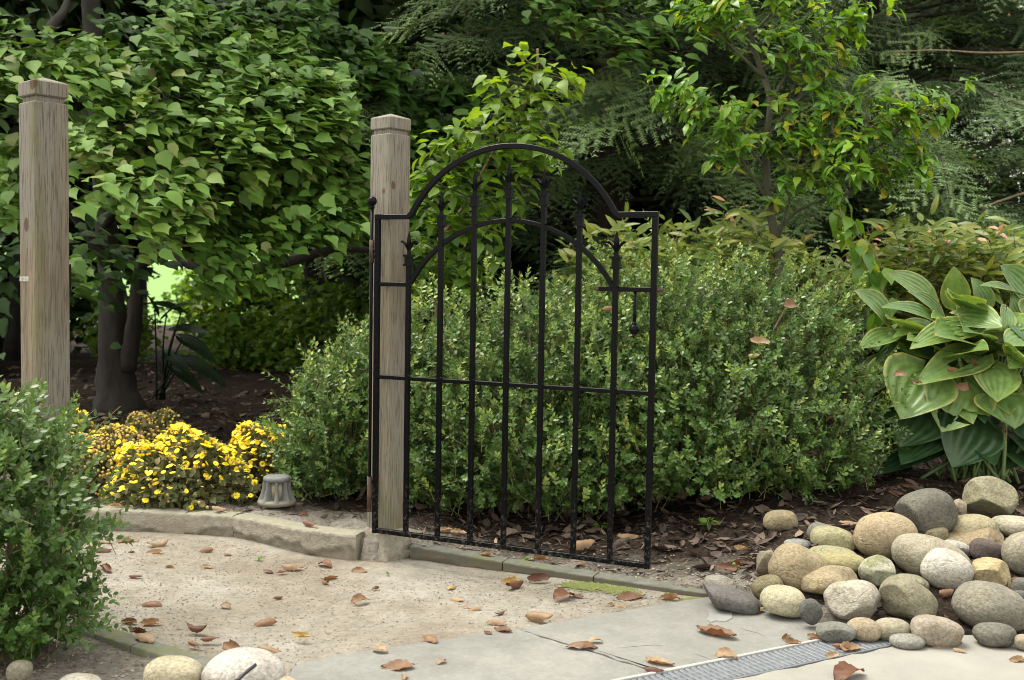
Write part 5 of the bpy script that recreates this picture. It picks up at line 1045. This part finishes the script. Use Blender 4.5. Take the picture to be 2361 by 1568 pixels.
for bx, by, tx, ty, wd, db, dt, mat, r, N, kw in (
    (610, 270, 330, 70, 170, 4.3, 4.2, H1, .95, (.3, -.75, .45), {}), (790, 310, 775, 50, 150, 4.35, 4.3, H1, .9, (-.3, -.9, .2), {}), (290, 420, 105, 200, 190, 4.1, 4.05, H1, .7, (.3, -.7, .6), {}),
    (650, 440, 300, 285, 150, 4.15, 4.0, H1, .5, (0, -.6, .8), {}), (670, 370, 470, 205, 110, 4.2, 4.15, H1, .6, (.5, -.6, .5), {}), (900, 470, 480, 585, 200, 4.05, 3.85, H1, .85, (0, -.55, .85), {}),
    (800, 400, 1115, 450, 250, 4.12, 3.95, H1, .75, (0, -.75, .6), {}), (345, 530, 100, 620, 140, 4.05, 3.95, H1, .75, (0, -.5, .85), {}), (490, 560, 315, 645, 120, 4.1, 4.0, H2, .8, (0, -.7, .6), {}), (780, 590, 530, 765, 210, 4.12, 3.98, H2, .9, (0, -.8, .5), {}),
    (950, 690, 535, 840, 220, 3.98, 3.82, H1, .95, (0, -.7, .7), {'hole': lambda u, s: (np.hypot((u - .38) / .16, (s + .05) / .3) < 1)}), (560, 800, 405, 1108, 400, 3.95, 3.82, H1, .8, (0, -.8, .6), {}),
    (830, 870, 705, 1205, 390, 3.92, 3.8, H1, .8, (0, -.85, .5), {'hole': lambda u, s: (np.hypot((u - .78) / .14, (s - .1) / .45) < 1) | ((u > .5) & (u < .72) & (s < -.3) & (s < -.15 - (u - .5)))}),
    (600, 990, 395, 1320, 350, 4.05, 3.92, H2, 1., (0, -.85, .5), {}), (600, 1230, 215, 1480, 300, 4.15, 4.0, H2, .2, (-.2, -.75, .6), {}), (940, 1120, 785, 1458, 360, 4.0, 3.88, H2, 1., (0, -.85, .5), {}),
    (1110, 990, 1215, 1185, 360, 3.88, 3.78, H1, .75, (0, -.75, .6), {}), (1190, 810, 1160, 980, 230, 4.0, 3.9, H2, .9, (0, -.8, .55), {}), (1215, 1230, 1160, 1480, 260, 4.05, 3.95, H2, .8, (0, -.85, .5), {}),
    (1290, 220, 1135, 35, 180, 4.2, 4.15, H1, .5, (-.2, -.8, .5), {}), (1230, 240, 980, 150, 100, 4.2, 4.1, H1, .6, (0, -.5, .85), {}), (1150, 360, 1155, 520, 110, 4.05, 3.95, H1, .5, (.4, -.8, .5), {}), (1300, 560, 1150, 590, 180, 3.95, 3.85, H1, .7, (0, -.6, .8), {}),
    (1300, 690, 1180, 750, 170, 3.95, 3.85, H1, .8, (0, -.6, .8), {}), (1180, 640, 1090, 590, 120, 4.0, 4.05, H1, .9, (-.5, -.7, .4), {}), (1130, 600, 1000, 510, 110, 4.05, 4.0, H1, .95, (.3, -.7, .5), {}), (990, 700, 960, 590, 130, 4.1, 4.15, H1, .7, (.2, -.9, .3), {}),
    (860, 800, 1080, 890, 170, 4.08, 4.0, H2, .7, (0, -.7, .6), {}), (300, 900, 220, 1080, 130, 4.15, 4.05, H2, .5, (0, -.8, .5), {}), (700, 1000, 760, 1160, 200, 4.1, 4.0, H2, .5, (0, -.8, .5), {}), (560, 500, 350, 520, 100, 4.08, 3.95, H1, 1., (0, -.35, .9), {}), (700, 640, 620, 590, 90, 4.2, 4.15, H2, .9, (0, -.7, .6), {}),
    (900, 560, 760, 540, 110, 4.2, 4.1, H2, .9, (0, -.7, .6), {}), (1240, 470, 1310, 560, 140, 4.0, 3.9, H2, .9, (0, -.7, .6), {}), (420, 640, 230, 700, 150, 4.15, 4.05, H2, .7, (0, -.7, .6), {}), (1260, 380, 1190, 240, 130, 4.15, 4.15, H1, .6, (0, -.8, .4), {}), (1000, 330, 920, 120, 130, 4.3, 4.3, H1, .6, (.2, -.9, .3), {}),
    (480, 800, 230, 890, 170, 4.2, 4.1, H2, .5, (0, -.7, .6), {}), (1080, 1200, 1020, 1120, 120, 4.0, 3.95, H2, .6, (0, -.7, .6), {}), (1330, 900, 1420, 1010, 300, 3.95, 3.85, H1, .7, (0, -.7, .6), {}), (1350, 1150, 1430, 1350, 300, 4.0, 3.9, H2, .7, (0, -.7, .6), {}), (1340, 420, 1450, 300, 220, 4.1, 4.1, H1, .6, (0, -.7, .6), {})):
    b, t = D(*c4(bx, by), db), D(*c4(tx, ty), dt); hosta_leaf(ho, b, t, 1.36 * wd * .3235 / F * (db + dt) / 2, mat, r, N, rng.uniform(.1, .3), rng.uniform(.12, .3), crown=hb + rng.normal(0, .05, 3) * (1, 1, 0), **kw)
for k in range(84):
    az = rng.uniform(-3.3, .2); rr_ = rng.uniform(.1, .42); hz = (rng.uniform(.16, .6) if k < 40 else rng.uniform(.42, .74)) * (1 - .3 * rr_ / .42); b = hb + np.array([math.cos(az) * rr_, math.sin(az) * rr_ * .8 + .12, hz]); o_ = np.array([math.cos(az), math.sin(az), 0])
    L_ = rng.uniform(.15, .25); t = b + norm(o_ * .8 + (rng.normal(0, .25), 0, -.35 + .6 * (hz > .45))) * L_
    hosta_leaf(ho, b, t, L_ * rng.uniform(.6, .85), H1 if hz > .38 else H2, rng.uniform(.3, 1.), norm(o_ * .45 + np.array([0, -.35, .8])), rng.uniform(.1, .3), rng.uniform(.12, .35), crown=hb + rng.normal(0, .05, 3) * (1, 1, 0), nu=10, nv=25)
cc = smoothline(pd([(2312, 1105, 3.95), (2316, 1040, 3.93), (2318, 975, 3.92)]), 4); mk('flower_stalk', *tube(cc, .0075, 8), MAT['stalk'], ho)
for k in range(9):
    p = cc[-1] + rng.normal(0, .012, 3); mk('seed_pod', *tube([p, p + rng.normal(0, .012, 3) + (0, 0, -.012)], [.004, .002], 5), MAT['twig'], ho)
for x, y, L_, label, d in ((2077, 866, 36, 'long curled brown leaf lying on the front hosta leaf', 3.84), (2114, 884, 26, 'red-brown leaf on the front hosta leaf, right of the long curled one', 3.83), (2217, 890, 40, 'grey shrivelled brown leaf in the middle of the torn hosta leaf', 3.81), (2241, 838, 42, 'dark brown dried leaf at the stalk end of the holed hosta leaf', 3.86), (2194, 851, 36, 'brown curled leaf at the lower edge of the holed hosta leaf', 3.8)):
    dry(x, y, L_, label, D(x, y, d), flat=True, tilt=.5, up_=(0, -.7, .6), grp='dry leaves caught in plants')
for x, y, L_, label, d in \
        ((1821, 706, 48, 'brown leaf hanging upright in the right boxwood', 3.9), (1751, 789, 50, 'large pale tan leaf caught in the right boxwood, upper of two', 3.78), (1739, 821, 28, 'small pale tan leaf caught in the boxwood under a larger one', 3.77), (1401, 712, 30, 'orange-brown leaf in the boxwood beside the latch bar', 3.76), (1895, 659, 26, 'dark brown leaf near the top of the right boxwood', 3.92)):
    dry(x, y, L_, label, D(x, y, d), flat=True, tilt=.55, up_=(.3, -.75, .5), grp='dry leaves caught in plants')
# dark broad-leaved clump deep in the shade
b = D(365, 885, 6.9); b[2] = zbed(b[0], b[1]); hd = thing('hosta', 'dark shaded strap-leaved clump beside the tree trunk at left', 'plant', b)
for bx, by, tx, ty, wd in ((400, 760, 480, 760, 60), (420, 720, 340, 690, 60), (380, 730, 430, 690, 60), (430, 830, 520, 880, 70), (400, 850, 470, 900, 60), (420, 780, 500, 830, 70), (360, 720, 330, 660, 40), (390, 820, 440, 860, 60)):
    hosta_leaf(hd, D(bx, by, 6.9), D(tx, ty, 6.75), wd / F * 3.8, MAT['strap'], .6, (0, -.5, .8), droop=.3, nu=8, nv=37)

# ---- chrysanthemum clumps
th = np.linspace(0, 2 * math.pi, 14)[:-1]; V = []; q = []
for k, a in enumerate(th):
    for r_, w_, z in ((.1, .06, .0), (.32, .1, .06), (.5, .05, .03)):
        V += [(r_ * math.cos(a) - w_ * math.sin(a), r_ * math.sin(a) + w_ * math.cos(a), z + .02 * (k % 2)), (r_ * math.cos(a) + w_ * math.sin(a), r_ * math.sin(a) - w_ * math.cos(a), z + .02 * (k % 2))]
    o_ = k * 6; q += [(o_ + 1, o_ + 3, o_ + 2, o_), (o_ + 3, o_ + 5, o_ + 4, o_ + 2)]
n0 = len(V); ey, ef = lathe([(.13, .01), (.11, .05), (.05, .075), (.001, .08)], (0, 0, 0), 8); V = np.concatenate([np.array(V), ey]); qq = np.concatenate([np.array(q), ef[0] + n0])
FLV, FLQ = V.copy(), np.array(q)
FL = [mesh_np('flower', V * (1, 1, z), qq, [MAT['petal'], MAT['eye']], np.full(len(V), r), False, [0] * len(q) + [1] * len(ef[0])) for r, z in ((.2, 1.), (.5, 1.6), (.75, .7), (1., 2.2))]
BUD = [(blob((0, 0, 0), .5, 6)[0], blob((0, 0, 0), .5, 6)[1][:1])]
def mum(label, px, py, d, rx, ry, rz, nf, nb, fade, fzone, leaf=2200):
    b = D(px, py, d); b[2] = zbed(b[0], b[1]); r = thing('chrysanthemum_clump', label, 'flowers', b, 'chrysanthemums along the kerb')
    dv = unit(leaf * 2); dv = dv[dv[:, 2] > -.25][:leaf]; rad = (rng.uniform(.35, 1, len(dv)) ** .6)[:, None]; lump = (1 + .09 * np.sin(dv @ np.array([6, 4, 5.]) + px))[:, None]
    ctr = b + (0, 0, rz * .12); P = ctr + dv * (rx, ry, rz * .86) * rad * lump
    ok = P[:, 2] > b[2] + .004; P, dv = P[ok], dv[ok]; n = len(P)
    foliage(r, 'mum', P, dv + np.array([0, 0, .3]) + .7 * rng.standard_normal(P.shape), dv + (0, 0, .5) + .6 * rng.standard_normal(P.shape), .028 * rng.uniform(.6, 1.2, n), rng.uniform(0, .6, n) + fade * rng.uniform(0, .5, n), T_MAPLE[:3], MAT['mumleaf'], 0)
    k = leaf // 4; A = ctr + dv[:k] * (rx, ry, rz * .86) * .35; V, f = twigs_mesh(A, ctr + dv[:k] * (rx, ry, rz * .86) * .98, .0011, .0009); mk('stems', V, f, MAT['green_twig'], r, kind='stuff')
    def surf(n, zone):
        out = []
        while len(out) < n:
            v = unit(1)[0]
            if v[2] < -.1: continue
            l = 1 + .09 * math.sin(v @ np.array([6, 4, 5.]) + px); p = ctr + v * np.array((rx, ry, rz * .86)) * l * rng.uniform(1.0, 1.06)
            if p[2] < b[2] + .02 or rng.random() > zone(v): continue
            out.append((p, v))
        return out
    if nb:
        s = surf(nb, lambda v: .35 + .5 * max(0, v[2])); P = np.array([x[0] for x in s]); V, pp, rr = scatter(BUD, P, unit(len(P)), unit(len(P)), .0115 * rng.uniform(.6, 1.2, len(P)), rng.uniform(0, 1, len(P))); mk('spent_buds', V, pp, MAT['budcol'], r, rnd=rr, kind='stuff')
    extra = []
    for k_, (p, v) in enumerate(surf(nf, fzone)):
        N = norm(v * .3 + np.array([0, -.12, .9]) + .22 * rng.standard_normal(3)); place('flower', FL[rng.integers(0, 4)], p + N * .004, norm(unit(1)[0]), N, .0225 * rng.uniform(.6, 1.2), r) if k_ < 290 else extra.append((p + N * .004, N))
    if extra:
        P = np.array([x[0] for x in extra]); V, pp, rr = scatter([(FLV, [FLQ])], P, unit(len(P)), np.array([x[1] for x in extra]), .024 * rng.uniform(.7, 1.1, len(P)), rng.uniform(0, 1, len(P))); mk('flowers', V, pp, MAT['petal'], r, rnd=rr, smooth=False, kind='stuff')
up_z = lambda v: max(0, v[2]) ** 1.1 + .05 + .25 * max(0, -v[0]) * (v[2] > .1)
mum('front chrysanthemum clump spilling over the kerb, bright yellow on top', 424, 1165, 3.9, .26, .22, .25, 460, 200, .3, up_z, 3000)
mum('wide yellow chrysanthemum clump behind the front one, left of the path light', 615, 1112, 4.2, .21, .22, .24, 420, 320, .5, lambda v: max(0, v[2]) ** 2 + .03)
mum('half-faded brownish chrysanthemum clump behind the tall left post', 240, 1150, 4.08, .23, .2, .23, 110, 1100, .9, lambda v: max(0, v[2]) ** 3 + .03)
mum('spent grey-yellow chrysanthemum clump at the back, without open flowers', 352, 1085, 4.5, .16, .15, .25, 0, 420, .9, lambda v: 1)
mum('yellow chrysanthemum clump at far left peeping out beside the tall post', 165, 1090, 4.4, .13, .14, .25, 110, 80, .4, lambda v: max(0, v[2]) + .2)
mum('yellow chrysanthemums half hidden by the left boxwood shrub', 742, 1112, 4.22, .16, .14, .27, 230, 150, .5, lambda v: max(0, v[2]) + .1)

# ---- seedlings
def seedling(x, y, n, S, label, z=None, d=None, tp=T_BROAD):
    b = D(x, y, d) if d else G(x, y, .004); 
    if sdist(b[0], b[1], PATH) > .02 and not d: b = ground_hit(x, y)
    r = thing('seedling', label, 'seedling', b, 'small weeds and seedlings'); a = rng.uniform(0, 6.3, n); up = rng.uniform(.2, 1., n); P = b + np.c_[np.cos(a) * .25, np.sin(a) * .25, up] * S
    T = np.c_[np.cos(a), np.sin(a), rng.uniform(-.1, .3, n)]; N = np.array([0, -.4, 1.]) + .2 * rng.standard_normal((n, 3))
    for i in range(n):
        k = int(rng.integers(0, len(tp))); me = inst_mesh(('leaf', 'seed' + str(id(tp)), k, 5), *tp[k], MAT['under'], .6); place('leaf', me, P[i], T[i], N[i], S * rng.uniform(.7, 1.1), r)
    V, f = twigs_mesh(np.repeat(b[None] - (0, 0, .01), n, 0), P, .0008, .0006); mk('stems', V, f, MAT['stalk'], r)
seedling(1635, 1218, 9, .032, 'fern-like seedling with lobed leaves at the foot of the right boxwood', tp=T_MAPLE); seedling(1698, 1311, 4, .014, 'tiny green seedling in the soil left of the stone heap'); seedling(597, 1291, 6, .012, 'wispy green weed on the sand by the kerb')
seedling(1385, 1222, 6, .026, 'small leafy seedling behind the gate bars'); seedling(1210, 1291, 4, .018, 'two-leaved seedling under the gate rail'); seedling(720, 1212, 4, .013, 'small green sprout on the kerb edge right of the path light'); seedling(895, 1325, 5, .008, 'tiny weed on the sand beside the gate post foot')

# ---- hemlocks
def spray_tpl(n=9, seed=0):
    V, f = [], []
    def needles(a, b, k, ln):
        d = b - a; d = d / np.linalg.norm(d); pr = np.array([d[1], -d[0], 0])
        for t in np.linspace(.05, 1, k):
            p = a + (b - a) * t
            for s in (-1, 1):
                q = len(V); tip = p + (d * .55 + pr * s * .85) * ln * rng.uniform(.7, 1.1) + (0, 0, rng.uniform(-.3, .1) * ln); w = d * .017; V.extend([p - w, p + w, tip]); f.append((q, q + 1, q + 2))
    ax = lambda t: np.array([.04 * math.sin(t * 3), t, -.22 * t * t])
    for i in range(n):
        t0, t1 = i / n, (i + 1) / n; needles(ax(t0), ax(t1), 2, .065)
        l = .42 * (1 - t0) ** .8 * rng.uniform(.6, 1.1) + .06; sg = 1 if i % 2 else -1; b = ax(t0) + np.array([sg * .75, .7, -.2 * rng.random()]) * l; needles(ax(t0), b, max(3, int(l / .036)), .062)
    return np.array(V), [np.array(f)]
SPR = [spray_tpl() for _ in range(5)]
def hemlock(label, bx, by, nb, R, zmax, az0, az1, trunk_r, zmin=.25, tipb=.35, spd=17, lean=0):
    b = np.array([bx, by, 0]); b[2] = zbed(bx, by) - .02; r = thing('hemlock_tree', label, 'tree', b, 'dark hemlock trees at the back')
    c = smoothline([b, b + (.03, 0, 1.5), b + (lean, .05, 3.), b + (lean * 1.5, 0, 5.2)], 5); mk('trunk', *tube(c, np.linspace(trunk_r, trunk_r * .45, len(c)), 14, .06), MAT['bark2'], r); P, T, N, S, Rr = [], [], [], [], []
    for k in range(nb):
        z0 = zmin + (zmax - zmin) * (k + rng.random()) / nb; az = math.radians(rng.uniform(az0, az1)); Lb = R * (1.05 - .5 * z0 / 5.5) * rng.uniform(.6, 1.1); s = np.linspace(0, 1, 9)
        h = np.array([math.cos(az), math.sin(az), 0]); sag = rng.uniform(.15, .42); pts = b + np.c_[np.outer(s * Lb, h)[:, :2], z0 + Lb * (.12 * s - sag * s * s)] + rng.normal(0, .02, (9, 3)) * s[:, None]
        pts[:, 2] = np.maximum(pts[:, 2], b[2] + .1); mk('branch', *tube(pts, np.linspace(.018, .003, 9), 5, .08, False), MAT['bark2'], r)
        n = int(spd * Lb); t = rng.uniform(.18, 1., n) ** .8; p = np.stack([np.interp(t, s, pts[:, q]) for q in range(3)], -1); sd_ = np.cross(h, (0, 0, 1)); sg = rng.choice([-1, 1], n)[:, None]
        T.append(h * .6 + sd_ * sg * rng.uniform(.1, 1., (n, 1)) + np.array([0, 0, -.35]) + .2 * rng.standard_normal((n, 3))); P.append(p); N.append(np.array([0, -.25, 1.]) + .3 * rng.standard_normal((n, 3))); S.append(rng.uniform(.24, .42, n)); Rr.append(.02 + (tipb + .2) * t ** 4 + .3 * rng.uniform(0, 1, n) ** 2)  # inner sprays toned darker than tips, shade between boughs put into the colour
    P, T, N, S, Rr = map(np.concatenate, (P, T, N, S, Rr)); V, pp, rr = scatter(SPR, P, T, N, S, Rr); mk('foliage', V, pp, MAT['hem'], r, rnd=rr, kind='stuff')
    k = 140; i = rng.integers(0, len(P), k); cp = P[i] + norm(T[i]) * S[i][:, None] * .8; V, pp, rr = scatter(BUD, cp + (0, 0, -.015), np.tile((0, 0, -1.), (k, 1)), unit(k), .018 * rng.uniform(.7, 1.2, k), np.zeros(k)); mk('cones', V, pp, MAT['cone'], r, kind='stuff'); return r
h1 = hemlock('dark hemlock with a thick brown trunk behind the gate arch', .66, 7.7, 70, 2.4, 3.9, -165, -15, .15, .2, .45, 20)
h2 = hemlock('feathery hemlock filling the upper right behind the small tree', 2.5, 7.9, 110, 2.6, 4.0, -172, -8, .15, .2, .45, 25)
h3 = hemlock('hemlock at the far right edge with pale sky gaps above', 4.1, 8.3, 85, 2.5, 3.6, -200, -40, .14, .2, .45, 26)
mk('branch', *tube(smoothline(pd([(2420, 118, 6.3), (2280, 122, 6.1), (2160, 116, 6.0), (2050, 120, 5.95)]), 5), np.linspace(.007, .003, 16), 6, .1), MAT['twig'], h3)
mk('branch', *tube(smoothline(pd([(2420, 430, 5.9), (2340, 452, 5.8), (2260, 480, 5.75)]), 5), np.linspace(.009, .005, 11), 6, .1), MAT['twig'], h3)

# ---- woodland behind
def wood_tree(x, y, label, ctr, rad, n, S, trunk_r, mat='dark', lo=0., hi=.7, grp='woodland trees behind the garden', zlow=.4, name='woodland_tree'):
    b = np.array([x, y, float(zbed(x, y)) - .02]); r = thing(name, label, 'tree', b, grp); c = smoothline([b, b + (rng.normal(0, .1), 0, 1.2), b + (rng.normal(0, .2), 0, 2.6), np.array(ctr) + (0, 0, rad[2] * .5)], 4)
    mk('trunk', *tube(c, np.linspace(trunk_r, trunk_r * .35, len(c)), 10, .06), MAT['bark'], r)
    for k in range(7):
        a = c[rng.integers(3, len(c) - 2)]; e = np.array(ctr) + unit(1)[0] * np.array(rad) * .8; mk('branch', *tube(smoothline([a, (a + e) / 2 + (0, 0, .1), e], 4), np.linspace(trunk_r * .35, .008, 9), 6, .05, False), MAT['bark'], r)
    nc = 46; cc = np.array(ctr) + unit(nc) * (rng.uniform(.25, 1, (nc, 1)) ** .5) * rad; P = cc[rng.integers(0, nc, n)] + rng.standard_normal((n, 3)) * (.3, .3, .2); P = P[P[:, 2] > zlow]; n = len(P)
    V, pp, rr = scatter(T_RHOMB, P, norm(np.c_[rng.normal(0, 1, (n, 2)), rng.normal(-.5, .4, n)]), np.array([0, -.1, .9]) + .5 * rng.standard_normal((n, 3)), S * rng.uniform(.6, 1.3, n), rng.uniform(lo, hi, n)); mk('crown', V, pp, MAT[mat], r, rnd=rr, kind='stuff'); return r
for x, y, ctr, rad, n, label in ((-6.4, 10.5, (-6.4, 10.2, 2.6), (2.3, 1.6, 2.4), 7500, 'dark woodland tree at the far left behind the broad-leaved tree'), (-2.0, 11.5, (-2.2, 11.2, 3.3), (2.6, 1.6, 1.9), 7000, 'dark woodland tree above the bright lawn gap at left'),
        (-.5, 9.6, (-.5, 9.4, 3.1), (2.0, 1.2, 2.0), 10000, 'dark woodland tree left of centre above the first wooden gate post'), (1.6, 10.8, (1.6, 10.6, 2.6), (2.4, 1.5, 2.6), 10000, 'dark woodland tree in the middle behind the hemlock trunk'), (-9.5, 12, (-9, 12, 3), (2.6, 2, 3), 6000, 'woodland tree beyond the left edge'), (4.2, 12.5, (4.2, 12.3, 2.5), (3.2, 1.5, 2.0), 9000, 'low woodland tree behind the right hemlocks')):
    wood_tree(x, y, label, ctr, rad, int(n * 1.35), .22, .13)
def bush(x, y, rx, ry, rz, n, S, label, mat='under', lo=0, hi=1):
    b = np.array([x, y, float(zbed(x, y))]); r = thing('woodland_shrub', label, 'shrub', b, 'undergrowth shrubs in the shade'); dv = unit(n); P = b + (0, 0, rz * .45) + dv * (rx, ry, rz * .6) * (rng.uniform(.2, 1, (n, 1)) ** .5) * (1 + .15 * np.sin(dv @ np.array([7, 5, 6.]) + x)[:, None]); P = P[P[:, 2] > .03]; n = len(P)
    V, pp, rr = scatter(T_RHOMB, P, norm(np.c_[rng.normal(0, 1, (n, 2)), rng.normal(-.2, .5, n)]), np.array([0, -.2, .8]) + .5 * rng.standard_normal((n, 3)), S * rng.uniform(.6, 1.3, n), rng.uniform(lo, hi, n)); mk('leaves', V, pp, MAT[mat], r, rnd=rr, kind='stuff')
    V, f = twigs_mesh(np.repeat(b[None], 14, 0) + rng.normal(0, .05, (14, 3)) * (1, 1, 0), b + (0, 0, rz * .5) + unit(14) * (rx * .8, ry * .8, rz * .5), .012, .004); mk('stems', V, f, MAT['bark'], r)
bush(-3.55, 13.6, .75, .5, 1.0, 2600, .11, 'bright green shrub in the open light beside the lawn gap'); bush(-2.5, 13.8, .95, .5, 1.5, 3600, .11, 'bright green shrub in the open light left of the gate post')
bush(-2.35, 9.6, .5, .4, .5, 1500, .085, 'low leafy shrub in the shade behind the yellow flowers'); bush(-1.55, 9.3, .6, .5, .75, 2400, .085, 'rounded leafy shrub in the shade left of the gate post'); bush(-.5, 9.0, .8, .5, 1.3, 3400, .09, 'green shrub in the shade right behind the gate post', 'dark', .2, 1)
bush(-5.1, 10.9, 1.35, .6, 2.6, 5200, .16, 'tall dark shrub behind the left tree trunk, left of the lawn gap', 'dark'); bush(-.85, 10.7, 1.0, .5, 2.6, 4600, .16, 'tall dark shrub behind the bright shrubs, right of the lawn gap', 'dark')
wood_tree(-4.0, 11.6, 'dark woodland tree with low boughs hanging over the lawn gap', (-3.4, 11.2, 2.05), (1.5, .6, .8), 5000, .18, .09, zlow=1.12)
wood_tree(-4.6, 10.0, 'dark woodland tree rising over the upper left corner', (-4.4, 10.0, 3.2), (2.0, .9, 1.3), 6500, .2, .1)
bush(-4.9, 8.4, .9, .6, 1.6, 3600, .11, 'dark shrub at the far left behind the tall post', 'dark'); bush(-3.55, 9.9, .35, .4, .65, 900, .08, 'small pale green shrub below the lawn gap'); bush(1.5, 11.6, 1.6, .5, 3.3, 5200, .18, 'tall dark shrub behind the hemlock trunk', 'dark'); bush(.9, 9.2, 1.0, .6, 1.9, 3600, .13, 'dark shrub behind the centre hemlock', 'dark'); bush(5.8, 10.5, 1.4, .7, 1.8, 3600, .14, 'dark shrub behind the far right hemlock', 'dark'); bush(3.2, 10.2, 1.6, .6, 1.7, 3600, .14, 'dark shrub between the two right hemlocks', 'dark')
